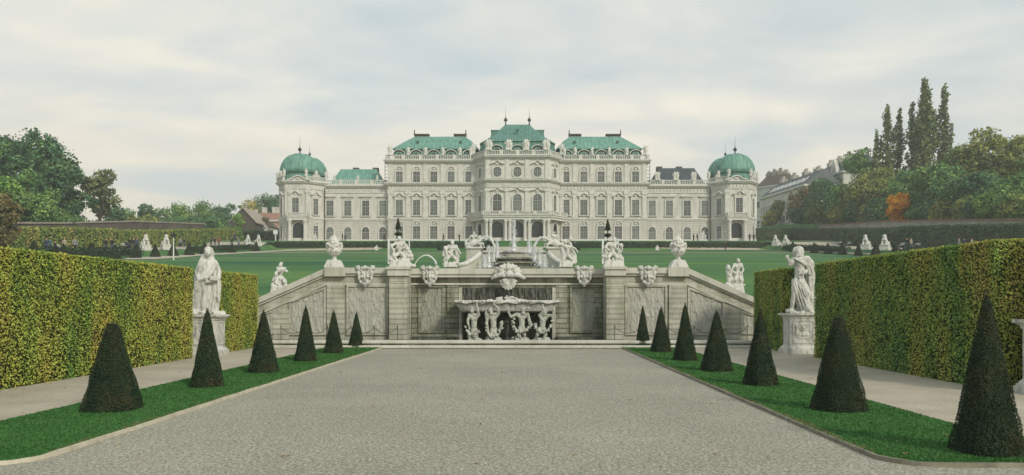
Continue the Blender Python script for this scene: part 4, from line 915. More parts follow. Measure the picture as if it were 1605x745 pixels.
# pavilion pediments
for s in (1, -1):
    cx = s*lx(468, 181); hw = 2.7; m = MB(); z = Zc+.27
    pts = [(-hw, 0), (-hw*.6, .22), (-hw*.3, .75), (0, 1.0), (hw*.3, .75), (hw*.6, .22), (hw, 0)]
    m.slab([(cx-hw, z)]+[(cx+hw, z)]+[(cx+x, z+q) for x, q in reversed(pts[1:-1])], -3.15, -2.4)
    for a, b in zip(pts, pts[1:]): m.slab([(cx+a[0], z+a[1]), (cx+b[0], z+b[1]), (cx+b[0], z+b[1]+.28), (cx+a[0], z+a[1]+.28)], -3.6, -2.3)
    m.ell((cx, -3.2, z+.45), (.6, .25, .32)); pb(m, 'pediment', 'trim')
# roofs
def dormer_mesh():
    f = MB(); f.slab([(-.75, 0), (.75, 0), (.75, .9)]+[(.75*math.cos(R(a)), .9+.55*math.sin(R(a))) for a in range(20, 180, 20)]+[(-.75, .9)], -.25, 2.0)
    h_ = MB(); pts = [(1.0*math.cos(R(a)), .95+.78*math.sin(R(a))) for a in range(0, 181, 20)]
    for a, b in zip(pts, pts[1:]): h_.slab([a, b, (b[0]*1.14, .95+(b[1]-.95)*1.16), (a[0]*1.14, .95+(a[1]-.95)*1.16)], -.5, 2.0)
    g = MB(); g.slab([(-.45, .2), (.45, .2), (.45, .85)]+[(.45*math.cos(R(a)), .85+.4*math.sin(R(a))) for a in range(30, 180, 30)]+[(-.45, .85)], -.32, -.255)
    return f.mesh('dormer', M['copper']), h_.mesh('dormer_hood', M['trim']), g.mesh('dormer_pane', M['glass'])
DM = dormer_mesh()
def dormer(par, x, y, z, rz=0):
    o = link('dormer', DM[0], par, (x, y-.25, z-.1), (0, 0, rz)); o.scale = (1.3, 1.2, 1.25); link('dormer_hood', DM[1], o); link('dormer_pane', DM[2], o)
def rect(x0, x1, y0, y1, z): return [(x0, y0, z), (x1, y0, z), (x1, y1, z), (x0, y1, z)]
def oculus(par, x, y, z, r=.42):
    m = MB(); m.lathe([(r, 0), (r, .5), (r*.7, .5), (r*.7, .1)], n=12); o = link('round_dormer', m.mesh('round_dormer', M['copper_dark']), par, (x, y, z), (R(72), 0, 0))
    g = MB().lathe([(r*.68, .3), (r*.68, .34)], n=12); link('pane', g.mesh('pane', M['dark_door']), o)
for s in (1, -1):
    x0, x1 = sorted((s*lx(618, 186), s*lx(748, 186)))
    z0 = Zt+.15; z1 = zz(235, 186.3); m = MB().loft([rect(x0, x1, 1.2, 15, z0), rect(x0+.3, x1-.3, 1.9, 14.5, z1)])
    lo = pb(m, 'lower_roof', 'copper_dark')
    m = MB().box(x0-.35, x1+.35, 1.2, 15.1, z1, z1+.16); pb(m, 'roof_eave', 'copper')
    xa, xb = sorted((s*lx(651, 192), s*lx(729, 192))); zt = zz(215.5, 192)
    up = pb(MB().loft([rect(x0-.3, x1+.3, 1.4, 14.9, z1+.163), rect(xa-1.8, xb+1.8, 4.3, 12, z1+(zt-z1)*.6), rect(xa, xb, 7.2, 9, zt)]), 'upper_roof', 'copper')
    for px in (626, 653, 680, 707, 735): dormer(lo, s*lx(px, 185), .9, Zt+.55)
    for px in (655, 722): oculus(up, s*lx(px, 188), 3.6, zz(225, 188))
    for a, b in ((649, 673), (711, 731)):
        q0, q1 = sorted((s*lx(a, 192), s*lx(b, 192))); m = MB().box(q0, q1, 7.3, 8.9, zt+.5, zt+.75)
        for i in range(9): c = q0+(q1-q0)*(i+.5)/9; m.box(c-.12, c+.12, 7.6, 8.6, zt-.2, zt+.5)
        pb(m, 'ridge_chimney', 'brown_roof', up)
    for a in (649.5, 730): pb(MB().lathe([(.12, zt+.7), (.22, zt+1.0), (.07, zt+1.2), (.15, zt+1.45), (.02, zt+2.0)], (s*lx(a, 192), 8, 0), 8), 'finial', 'iron', up)
    # wing roofs: copper on the left, slate on the right
    x0, x1 = sorted((s*lx(516, 188), s*lx(603, 188))); xa, xb = sorted((s*lx(534, 192), s*lx(590, 192))); z0 = Zc-.3; zt = zz(265.5 if s == 1 else 263.8, 192)
    ro = pb(MB().loft([rect(x0, x1, 2.4, 15.5, z0), rect(x0+.4, x1-.4, 2.9, 15, z0+.6), rect(xa, xb, 8, 10, zt)]), 'wing_roof', 'copper' if s == 1 else 'slate')
    for a in (557, 588): q = s*lx(a, 192); pb(MB().box(q-.7, q+.7, 8.2, 9.6, zt-.5, zt+.45), 'chimney', 'brown_roof', ro)
# centre roof
d1 = 183.5
lowr = [(lx(763, 184), -2.4), (-lx(763, 184), -2.4), (-lx(749, 186), 1.5), (-lx(749, 186), 15), (lx(749, 186), 15), (lx(749, 186), 1.5)]
z0 = Zt+.5; z1 = zz(221, 182)
lo = pb(MB().loft([[(x, y, z0) for x, y in lowr], [(x, y, z0+(z1-z0)*.5) for x, y in offset(lowr, -.25)], [(x, y, z1) for x, y in offset(lowr, -.9)]]), 'lower_roof', 'copper_dark')
pb(MB().prism(offset(lowr, -.45), z1, z1+.2), 'roof_eave', 'copper')
zt = zz(197, 190); ru = offset(lowr, -.5)
topc = [(lx(792, 190), 5), (-lx(792, 190), 5), (-lx(792, 190), 5.4), (-lx(792, 190), 7.5), (lx(792, 190), 7.5), (lx(792, 190), 5.4)]
midr = [(ru[i][0]*.45+topc[i][0]*.55, ru[i][1]*.45+topc[i][1]*.55) for i in range(6)]
up = pb(MB().loft([[(x, y, z1+.203) for x, y in ru], [(x, y, z1+(zt-z1)*.48) for x, y in midr], [(x, y, zt) for x, y in topc]]), 'upper_roof', 'copper_dark')
pb(MB().loft([rect(lx(766, 192), -lx(766, 192), 6.0, 15, z1+.3), rect(lx(771, 192), -lx(771, 192), 6.2, 14, zz(208, 192))]), 'rear_roof', 'copper_dark')
pb(MB().box(lx(769.5, 192), -lx(769.5, 192), 6.1, 14, zz(208, 192)+.003, zz(208, 192)+.25), 'rear_roof_ridge', 'copper_dark')
for px in (779, 811, 842.5): dormer(lo, lx(px, 181), -2.9, Zt+.9)
for px in (795.5, 826.5): oculus(lo, lx(px, 182), -1.6, zz(224, 182), .55)
oculus(up, 0, 1.2, zz(207, 186), .42)
def finial(par, x, y, z, k=1.0, spike=4.2):
    pb(MB().lathe([(.42*k, z-.3), (.2*k, z+.5*k), (.12*k, z+1.0*k), (.5*k, z+1.45*k), (.42*k, z+1.75*k), (.12*k, z+2.1*k), (.09*k, z+2.4*k), (.05*k, z+2.6*k), (.02, z+spike)], (x, y, 0), 10), 'finial', 'iron', par)
for s in (1, -1): finial(up, s*lx(792.5, 190), 6, zt-.1, .95, 4.6)
# domes of the corner pavilions
def dome(x, y, r, z0, zt, drum, nm='dome'):
    H = zt-z0; m = MB(); prof = [(r*1.0, 0)]+[(r*math.cos(R(a))**.82, H*math.sin(R(a))**1.0) for a in range(8, 88, 8)]+[(r*.05, H)]
    n = 32; rings = []
    def sq(a): return 1+.045*math.cos(4*a)*-1+.012*abs(math.cos(4*a))
    for rr_, zq in prof: rings.append([(x+rr_*sq(2*math.pi*i/n)*math.cos(2*math.pi*i/n), y+rr_*sq(2*math.pi*i/n)*math.sin(2*math.pi*i/n), z0+zq) for i in range(n)])
    m.loft(rings); o = pb(m, nm, 'copper', smooth=True)
    pb(MB().lathe([(r*.90, z0-drum), (r*.90, z0-.2), (r*1.04, z0-.2), (r*1.06, z0-.002)], (x, y, 0), 24), 'drum', 'copper', o)
    for k in range(8):
        a = 2*math.pi*(k+.5)/8; pts = [(x+(q+.06)*sq(a)*math.cos(a), y+(q+.06)*sq(a)*math.sin(a), z0+zq) for q, zq in prof]; pb(MB().tube(pts, .10, 5), 'rib', 'copper', o)
    return o
for s in (1, -1):
    o = dome(s*lx(473, 188), 2.9, 4.75, zz(272.5, 187), zz(244, 188.5), 2.4); finial(o, s*lx(472, 188), 2.9, zz(245.5, 188), .95, 4.6)
    o = dome(s*lx(489, 194), 9.5, 3.9, zz(277, 194), zz(249, 194), 2.0, 'rear_dome'); finial(o, s*lx(487, 194), 9.0, zz(250, 194), .7, 3.8)
    for a in (446, 497): pb(MB().box(s*lx(a, 186)-.8, s*lx(a, 186)+.8, .6, 2.0, Zc+.2, Zc+2.3), 'attic_block', 'trim')
    q = s*lx(508); pb(MB().box(q-.09, q+.09, .4, .6, 0, Zc-1), 'drainpipe', 'brown_roof')
    # ladder-like frame beside the main block
    q = s*lx(605, 183); m = MB()
    for e in (-.45, .45): m.box(q+e-.06, q+e+.06, .2, .32, Zc+.2, Zt+.2)
    for i in range(7): m.box(q-.45, q+.45, .22, .30, Zc+.6+i*.85, Zc+.7+i*.85)
    pb(m, 'ladder', 'iron')

# ------------------------------------------------------------------ the cascade wall with its basin
DC = 31.0; S = DC/FPX; CX = 794.5
AXC = X(CX, DC)
def cx_(px): return (px-CX)*S
def cz(py, d=DC): return Z(py, d)
casc = thing('cascade_wall', 'long carved stone fountain wall with sloping ends, masks and dripping panels', 'fountain wall', (AXC, DC, 0))
def cb2(m, nm, mat, par=casc, smooth=False): return link(nm, m.mesh(nm, M[mat] if isinstance(mat, str) else mat, smooth=smooth), par)
ZT = cz(420); ZL = cz(429); XE = cx_(513); SL = .44
WOUT = cx_(404)
def top_at(x, z0): return z0 if abs(x) <= abs(XE) else z0-(abs(x)-abs(XE))*SL
# outer walls (with sloping wings), recess in the middle
for s in (-1, 1):
    a, b = s*cx_(640)*-1*-1, s*XE*-1*-1
    xi, xe, xo = s*abs(cx_(640)), s*abs(XE), s*abs(WOUT)
    prof_ = [(xi, 0), (xe, 0), (xo, 0), (xo, top_at(xo, ZL)), (xe, ZL), (xi, ZL)]
    cb2(MB().slab(prof_, 0, .9), 'wing_wall', 'wall_light')
    cp = [(s*.0, ZL+.003), (xe, ZL+.003), (xe, ZT), (0, ZT)]
    m = MB().slab([(s*abs(cx_(640)), ZL+.003), (xe, ZL+.003), (xo, top_at(xo, ZL)+.003), (xo-s*.0, top_at(xo, ZT)), (xe, ZT), (s*abs(cx_(640)), ZT)], -.16, 1.0)
    m.slab([(xi, ZL-.09), (xe, ZL-.09), (xo, top_at(xo, ZL)-.09), (xo, top_at(xo, ZL)), (xe, ZL), (xi, ZL)], -.08, -.002)
    z2 = cz(445)
    m.slab([(xi, z2-.05), (xe, z2-.05), (xo, top_at(xo, z2)-.05), (xo, top_at(xo, z2)+.02), (xe, z2+.02), (xi, z2+.02)], -.06, -.002)
    cb2(m, 'coping', 'coping')
    # piers of banded blocks
    def pier(px0, px1, proud, y0=0.0, mat='wall_light', ztop=None, slope=False):
        m = MB(); x0, x1 = sorted((s*abs(cx_(px0)), s*abs(cx_(px1)))); z = .0; hb = .205
        zt_ = ztop if ztop else cz(447)
        while z < zt_-.05:
            z1 = min(z+hb-.014, zt_); 
            if slope: 
                lim = min(top_at(x0, cz(447)), top_at(x1, cz(447)))
                if z1 > lim: z1 = lim
                if z1 <= z+.02: break
            j = random.uniform(-.006, .006); m.box(x0+.004, x1-.004, y0-proud+j, y0-.001, z, z1); z += hb
        m.box(x0+.02, x1-.02, y0-proud+.035, y0-.001, 0, min(z, zt_)-.01)
        return cb2(m, 'pier', mat)
    pier(513, 541, .10); pier(612, 640, .34, ztop=ZL-.1); pier(429, 454, .08, slope=True)
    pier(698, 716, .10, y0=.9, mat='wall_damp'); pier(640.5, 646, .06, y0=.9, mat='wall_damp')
    xa, xb = sorted((s*abs(cx_(610)), s*abs(cx_(642))))
    m = MB().box(xa, xb, -.44, .2, ZL-.1, ZT+.004); m.box(xa-.04, xb+.04, -.50, .2, ZT-.08, ZT+.03); cb2(m, 'pier_cap', 'coping')
    xa, xb = sorted((s*abs(cx_(511)), s*abs(cx_(543)))); m = MB().box(xa, xb, -.26, .2, ZL-.12, ZT+.006); cb2(m, 'pier_cap', 'coping')
    # textured panels with frames
    def panel(px0, px1, py0, py1, y0=0.0, mat='drip', fm='wall_light', rows=3, slope=False, seed=0, frame=.09, amp=.05):
        x0, x1 = sorted((s*abs(cx_(px0)), s*abs(cx_(px1)))); z0, z1 = cz(py1), cz(py0); nx_ = max(24, int((x1-x0)/.028)); nz_ = int((z1-z0)/.028)
        vs = []; fs = []
        for j in range(nz_+1):
            for i in range(nx_+1):
                x = x0+(x1-x0)*i/nx_; zt_ = z1 if not slope else min(z1, top_at(x, cz(447))-.1); zt_ = max(zt_, z0+.02); z = z0+(zt_-z0)*j/nz_
                h = noise.noise(Vector((x*11+seed, z*3.2, seed)))*.7+noise.noise(Vector((x*23, z*7+seed, 3)))*.5
                h = max(0, h+.25); e = min(i, nx_-i, j, nz_-j); row = (z-z0)/(z1-z0)*rows; g_ = 1 if min(row % 1, 1-row % 1) > .03 or not 0 < round(row) < rows else 0
                vs.append((x, y0-.012-(h*amp*g_ if e > 0 else 0), z))
        for j in range(nz_):
            for i in range(nx_): a = j*(nx_+1)+i; fs.append((a, a+1, a+nx_+2, a+nx_+1))
        m = MB().add(vs, fs); o = cb2(m, 'drip_panel', mat, smooth=False)
        f = MB(); t = frame; dl = lambda x: top_at(x, cz(447))-.1 if slope else z1
        def zt_(x): return min(z1, dl(x)) if slope else z1
        f.box(x0-t, x0, y0-.075, y0-.001, z0-t, zt_(x0)+.0); f.box(x1, x1+t, y0-.075, y0-.001, z0-t, zt_(x1)); f.box(x0, x1, y0-.07, y0-.001, z0-t, z0)
        f.slab([(x0-t, zt_(x0)+.002), (x1+t, zt_(x1)+.002), (x1+t, zt_(x1)+t), (x0-t, zt_(x0)+t)], y0-.08, y0-.001)
        cb2(f, 'panel_frame', fm); return o
    panel(547, 606, 450, 522, seed=3+s); panel(457, 508, 450, 522, slope=True, seed=8+s, rows=3)
    panel(407, 426, 470, 522, slope=True, seed=12+s, rows=2, frame=.06)
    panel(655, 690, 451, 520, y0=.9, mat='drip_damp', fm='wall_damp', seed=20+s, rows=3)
# central recess: back wall, coping across, curtain panel, grotto opening
xw = abs(cx_(640)); xg = abs(cx_(722)); zg0 = cz(487)
m = MB(); m.box(-xw, -xg, .9, 1.6, 0, ZL-.002); m.box(xg, xw, .9, 1.6, 0, ZL-.002); m.box(-xg, xg, .9, 1.6, zg0, ZL-.002)
for s in (-1, 1): m.box(*(sorted((s*xw, s*(xw-.05)))), .905, 1.5, ZL-.4, ZL-.3)
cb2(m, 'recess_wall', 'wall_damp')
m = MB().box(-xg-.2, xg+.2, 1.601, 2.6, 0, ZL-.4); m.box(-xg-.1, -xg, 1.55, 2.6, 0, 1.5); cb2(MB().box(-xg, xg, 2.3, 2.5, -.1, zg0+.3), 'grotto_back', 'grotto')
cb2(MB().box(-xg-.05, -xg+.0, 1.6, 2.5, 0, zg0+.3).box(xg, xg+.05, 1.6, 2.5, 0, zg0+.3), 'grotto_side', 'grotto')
cb2(MB().box(-xw-.002, xw+.002, .55, 1.7, ZL+.001, ZT).box(-xw-.001, xw+.001, .62, .9, ZL-.13, ZL-.001).box(-xw, xw, .80, .899, cz(446), cz(443)), 'coping', 'coping')
for s in (-1, 1):
    x0, x1 = sorted((s*abs(cx_(716.5)), s*abs(cx_(722)))); cb2(MB().box(x0, x1, .80, .899, .1, cz(450)), 'grotto_jamb', 'wall_light')
s = 1
def field(x0, x1, z0, z1, y, seed, amp, fx=14, fz=3):
    nx_ = int((x1-x0)/.035); nz_ = int((z1-z0)/.035); vs = []; fs = []
    for j in range(nz_+1):
        for i in range(nx_+1):
            x = x0+(x1-x0)*i/nx_; z = z0+(z1-z0)*j/nz_; h = max(0, noise.noise(Vector((x*fx, z*fz, seed)))+.3)*amp; vs.append((x, y-h, z))
    for j in range(nz_):
        for i in range(nx_): a = j*(nx_+1)+i; fs.append((a, a+1, a+nx_+2, a+nx_+1))
    return MB().add(vs, fs)
cb2(field(-xg, xg, cz(471), cz(451), .88, 5, .10), 'mossy_curtain', 'moss')
cb2(MB().box(-xw+.1, -abs(cx_(716)), .2, .9, .0, .28).box(abs(cx_(716)), xw-.1, .2, .9, .0, .28), 'wet_ledge', 'moss')
# shell basin (trapezoid trough with scalloped lip)
m = MB(); zb_, zt2 = cz(490, 30.0), cz(472.5, 30.0); x0, x1 = abs(cx_(723)), abs(cx_(714))
rings = []
for k in range(41):
    t = -1+2*k/40; bul = .10*math.cos(t*math.pi*2.5)
    xb_, xt_ = t*x0, t*x1; f = -.55-.2*(1-t*t)-bul*.3
    rings.append([(xb_, .88, zb_), (xt_, .88, zt2), (xt_, f-.12, zt2+.03*math.cos(t*20)), (xt_, f-.14, zt2-.07+.03*math.cos(t*20)), (xt_*.985, f-.02, zt2-.10), (xb_*.99, f+.10, zb_+.06), (xb_*.99, f+.2, zb_)])
m.loft(rings)
for k in range(30):
    t = -1+2*(k+.5)/30; f = -.55-.2*(1-t*t); m.ell((t*x1, f-.10, zt2+.0), (.085, .07, .055), n=8)
for k in range(60):
    t = random.uniform(-1, 1); m.ell((t*.82, -.82+random.uniform(-.06, .06), zt2+random.uniform(.02, .20)*(1.05-abs(t))+.01), (.05, .05, .035), (random.random()*3, random.random()*3, 0), n=8)
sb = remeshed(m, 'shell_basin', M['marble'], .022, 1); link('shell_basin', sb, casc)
# masks and shell
def mask_mesh(seed, horn):
    m = MB(); r_ = random.Random(seed)
    m.ell((0, 0, .18), (.20, .15, .25), n=16); m.ell((0, -.02, 0), (.14, .13, .13), n=12)
    m.cap((0, -.15, .22), (0, -.22, .09), .030, .050); 
    for q in (-1, 1):
        m.ell((q*.09, -.11, .27), (.075, .06, .035), n=10); m.ell((q*.11, -.12, .10), (.07, .06, .055), n=10); m.ell((q*.085, -.135, .20), (.03, .03, .022), n=8)
        m.limb([(q*.14, -.05, .36), (q*.24, -.06, .44), (q*.31, -.05, .47), (q*.27, -.08, .52)], [.08, .08, .08, .06])
        m.ell((q*.33, -.03, .50), (.075, .06, .075), n=10); m.ell((q*.26, -.05, .25), (.08, .07, .13), n=10); m.ell((q*.24, -.05, .06), (.07, .06, .10), n=10)
        for k in range(4): m.limb([(q*(.04+.05*k), -.08, -.06), (q*(.03+.055*k), -.09, -.20+.03*k), (q*(.02+.03*k), -.07, -.30+.045*k)], [.04, .04, .02])
        m.ell((q*.12, -.1, .46), (.08, .08, .07), n=10)
    m.ell((0, -.12, .47), (.09, .08, .10), n=10); m.ell((0, -.17, -.005), (.085, .03, .02), n=8); m.ell((0, -.16, -.055), (.06, .03, .018), n=8)
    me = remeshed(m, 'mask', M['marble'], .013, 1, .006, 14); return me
mk = mask_mesh(1, 1)
for i, px in enumerate((574, 674, 915, 1014.5)):
    y = -.15 if i in (0, 3) else .56
    dpx = px if i in (0, 3) else CX+(px-CX)*1.02
    o = link('mask', mk, casc, (cx_(dpx), y, cz(438.5, DC+y)), (0, 0, 0)); o.scale = (1.0 if i % 2 else -1.0, 1, 1)
    if i in (1, 2): o.scale = (o.scale[0]*.98, 1, 1.02)
m = MB()
for k in range(9):
    a = R(20+140*k/8); m.limb([(0, -.1, 0), (.30*math.cos(a), -.16, .26*math.sin(a)), (.52*math.cos(a), -.12, .46*math.sin(a)+.0)], [.06, .075, .085])
for k in range(9):
    a = R(-170+160*k/8); m.limb([(0, -.1, -.12), (.2*math.cos(a), -.16, -.12+.22*math.sin(a)), (.33*math.cos(a), -.12, -.14+.40*math.sin(a))], [.05, .06, .05])
for q in (-1, 1):
    m.limb([(q*.12, -.2, .02), (q*.34, -.24, .05), (q*.55, -.2, -.02), (q*.66, -.15, -.10)], [.09, .10, .09, .05]); m.ell((q*.30, -.2, .2), (.13, .1, .11))
    m.limb([(q*.15, -.22, .32), (q*.28, -.2, .36), (q*.40, -.16, .28)], [.07, .07, .04])
m.ell((0, -.2, .34), (.13, .11, .16)); m.ell((0, -.22, .08), (.2, .1, .14))
sc_m = remeshed(m, 'shell_cartouche', M['marble'], .016, 1, .008, 10); link('shell_cartouche', sc_m, casc, (cx_(796.5), .55, cz(433, DC+.5)))

# pool in front: water and two-tier rim
XL0, XR0 = -9.35, 8.95
m = MB().box(XL0, XR0, 29.0, 32.6, .02, .12); wt = struct(m.build('pool_water', M['water']))
rim = thing('pool_rim', 'low two-step stone rim edging the pool below the cascade wall', 'pool rim', ((XL0+XR0)/2, 28.5, 0))
def rimpart(y0, y1, z0, z1, x0=XL0, x1=XR0):
    m = MB(); x = x0
    while x < x1-.3:
        xe_ = min(x1, x+random.uniform(1.9, 2.5)); r_ = .03
        prof2 = [(y0, z0), (y1, z0), (y1, z1), (y0+r_, z1), (y0, z1-r_)]
        m.loft([[(x+.004, y, z) for y, z in prof2], [(xe_-.004, y, z) for y, z in prof2]]); x = xe_
    return m
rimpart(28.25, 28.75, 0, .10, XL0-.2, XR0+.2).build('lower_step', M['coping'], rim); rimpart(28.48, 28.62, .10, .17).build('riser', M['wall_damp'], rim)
rimpart(28.40, 29.0, .17, .27).build('upper_step', M['coping'], rim)
sheet('path', [(-9.6, 27.9), (-9.6, 28.3)], [(9.3, 27.9), (9.3, 28.3)], M['path'], .02, 2)

# chain fences on the rim
def chain_fence(x0, x1, n, label):
    root = thing('chain_fence', label, 'chain fence', ((x0+x1)/2, 28.9, .27)); xs_ = [x0+(x1-x0)*i/(n-1)-(x0+x1)/2 for i in range(n)]
    for x in xs_: link('post', MB().lathe([(.03, 0), (.012, .02), (.012, .50), (.025, .52), (.01, .56)], (x, 0, 0), 8).mesh('post', M['iron']), root)
    for a, b in zip(xs_, xs_[1:]):
        pts = [(a+(b-a)*t/12, 0, .48-.22*(1-(2*t/12-1)**2)) for t in range(13)]; link('chain', MB().tube(pts, .010, 5).mesh('chain', M['iron']), root)
chain_fence(-9.0, -4.6, 6, 'thin drooping chain on iron posts along the left end of the pool rim')
chain_fence(3.6, 8.6, 6, 'thin drooping chain on iron posts along the right end of the pool rim')
# grass strip bridging wall foot is the slope itself

# ------------------------------------------------------------------ sculpture
class Sculpt:
    """collects shapes in photo pixels round (cx, base) at a scale, y in metres"""
    def __init__(s, cx, base, d, rk=1.0): s.rk = rk; s.cx, s.b, s.k = cx, base, d/FPX; s.m = MB()
    def p(s, px, py, y=0.0): return ((px-s.cx)*s.k, y, (s.b-py)*s.k)
    def L(s, pts, rad): s.m.limb([s.p(*q) for q in pts], [r*s.rk for r in rad]); return s
    def E(s, q, r, rot=(0,0,0)): s.m.ell(s.p(*q), r, rot, n=14); return s
    def head(s, px, py, y, r=.115, yaw=0.0, hair='curl', beard=False, neck=None):
        r *= (s.rk+.12 if s.rk < 1 else 1); c = Vector(s.p(px, py, y)); e = Euler((0, 0, yaw)).to_matrix()
        g = lambda v: c+e@Vector(v)*(r/.115)
        s.m.ell(c, (r*.80, r*.92, r*1.12), (0,0,yaw), n=14)
        s.m.ell(g((0, -.055, -.055)), (r*.6, r*.55, r*.55)); s.m.cap(g((0, -.108, .015)), g((0, -.128, -.03)), r*.10, r*.17)
        for q in (-1, 1): s.m.ell(g((q*.04, -.093, .036)), (r*.26, r*.14, r*.09)); s.m.ell(g((q*.05, -.085, -.03)), (r*.25, r*.2, r*.22)); s.m.ell(g((q*.098, .005, -.005)), (r*.12, r*.2, r*.25))
        s.m.ell(g((0, -.108, -.062)), (r*.28, r*.12, r*.08))
        if hair:
            rr = random.Random(int(px*3+py))
            for _ in range(26):
                a = rr.uniform(0, 6.28); el = rr.uniform(.25, 1.45); v = (.10*math.cos(a)*math.cos(el), .03+.105*math.sin(a)*math.cos(el), .02+.125*math.sin(el))
                if v[1] < -.06 and v[2] < .07: continue
                s.m.ell(g(v), (r*.26, r*.26, r*.24))
        if beard:
            for i in range(10): s.m.ell(g(((i % 5-2)*.025, -.09-.01*(i//5), -.10-.04*(i//5))), (r*.22, r*.22, r*.3))
        if neck: s.m.cap(c-Vector((0, -.015, r*.6)), s.p(*neck), r*.47, r*.55)
        return s
    def fingers(s, q, dirv, r=.016, ln=.085):
        r *= s.rk; ln *= s.rk; c = Vector(s.p(*q)); dv = Vector(dirv).normalized(); sd = dv.cross(Vector((0, 1, .2))).normalized()
        s.m.ell(c, (.035, .03, .045))
        for i in range(4): a = c+sd*(i-1.5)*.024; s.m.limb([a, a+dv*ln*.55, a+dv*ln*(1-.12*abs(i-1.3))+Vector((0, -.015, -.01))], [r*.8, r*.75, r*.6])
        s.m.limb([c-sd*.04, c-sd*.07+dv*.035, c-sd*.07+dv*.06], [r, r*.8, r*.6]); return s
    def torso(s, hip, chest, sh, w_=(.15, .19), y=0.0, female=False):
        w_ = (w_[0]*s.rk, w_[1]*s.rk); h = s.p(*hip); c = s.p(*chest); sx = Vector(s.p(*sh[0])); sy = Vector(s.p(*sh[1]))
        s.m.cap(h, c, w_[0]*.92, w_[1]*.88); s.m.cap(sx, sy, .085*s.rk, .085*s.rk); s.m.cap(h, (h[0], h[1], h[2]-.03), w_[0]); mid = (sx+sy)/2
        for q in (sx, sy): s.m.cap(q.lerp(Vector(c), .1), Vector(c).lerp(q, .2)-Vector((0, 0, .05)), .085*s.rk, .12*s.rk)
        for q in (-1, 1): s.m.ell(Vector(c)+Vector((q*.085*s.rk, -w_[1]*.62, .02)), tuple(u*s.rk for u in ((.085, .06, .07) if not female else (.08, .09, .085))))
        return s
    def foot(s, q, dirv=(0, -1, 0), k=1.0):
        k *= s.rk
        c = Vector(s.p(*q)); dv = Vector(dirv).normalized(); s.m.limb([c-dv*.05*k, c+dv*.08*k, c+dv*.17*k], [.05*k, .045*k, .032*k])
        sd = dv.cross(Vector((0, 0, 1)))
        for i in range(5): a = c+dv*.17*k+sd*(i-2)*.018*k; s.m.cap(a, a+dv*.045*k, .015*k, .012*k)
        return s
    def cloth(s, rows, folds=9, depth=.10, flat=.75, seed=0):
        """rows: (px centre, py, half width px, y)"""
        rr = random.Random(seed); ph = [rr.uniform(0, 6.28) for _ in range(4)]; rings = []; n = 64
        for k, (px, py, hw, y) in enumerate(rows):
            c = Vector(s.p(px, py, y)); R_ = hw*s.k; r = []
            t = k/(len(rows)-1)
            for i in range(n):
                a = 2*math.pi*i/n; f = 1+depth*(.35+.9*t)*(abs(math.sin(a*folds/2+ph[0]+t*1.1))-.5)*1.4+depth*.5*math.sin(a*(folds-4)+ph[1]-t*2)
                r.append(c+Vector((R_*f*math.cos(a), R_*flat*f*math.sin(a), depth*R_*.3*math.sin(a*3+ph[2]))))
            rings.append(r)
        s.m.loft(rings); return s
    def swag(s, pts, r, n=4, spread=.05, seed=0):   # parallel cloth folds
        rr = random.Random(seed)
        for i in range(n):
            o = Vector(((i-(n-1)/2)*spread, rr.uniform(-.02, .02), rr.uniform(-.02, .02)))
            q = [Vector(s.p(*p))+o*(1+.5*j/len(pts)) for j, p in enumerate(pts)]; s.m.limb(q, [r*(.8+.4*rr.random()) for _ in q])
        return s
    def bumps(s, pts, r, n, seed=0, spread=.04):    # garland of leaves and fruit along a line
        rr = random.Random(seed); P = [Vector(s.p(*p)) for p in pts]
        for i in range(n):
            t = i/(n-1)*(len(P)-1); k = min(int(t), len(P)-2); c = P[k].lerp(P[k+1], t-k)+Vector([rr.uniform(-1, 1)*spread for _ in range(3)])
            s.m.ell(c, (r*rr.uniform(.6, 1.2), r*rr.uniform(.6, 1.2), r*rr.uniform(.6, 1.1)), (rr.random()*3, rr.random()*3, 0))
        return s
    def rock(s, px0, px1, py0, py1, y0=-.25, y1=.25, seed=0):
        rr = random.Random(seed); a = s.p(px0, py1); b = s.p(px1, py0)
        for i in range(10): s.m.ell((rr.uniform(a[0], b[0]), rr.uniform(y0, y1), rr.uniform(a[2], b[2])), (rr.uniform(.10, .18), rr.uniform(.08, .16), rr.uniform(.05, .12)), (rr.random(), rr.random(), 0))
        s.m.box(a[0], b[0], y0, y1, a[2]-.02, a[2]+.07); return s
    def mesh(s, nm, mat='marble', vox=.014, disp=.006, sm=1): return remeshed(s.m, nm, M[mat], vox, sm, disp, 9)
    def mesh_at(s, nm, root, mat='marble', **k): return link(nm, s.mesh(nm, mat, **k), root)

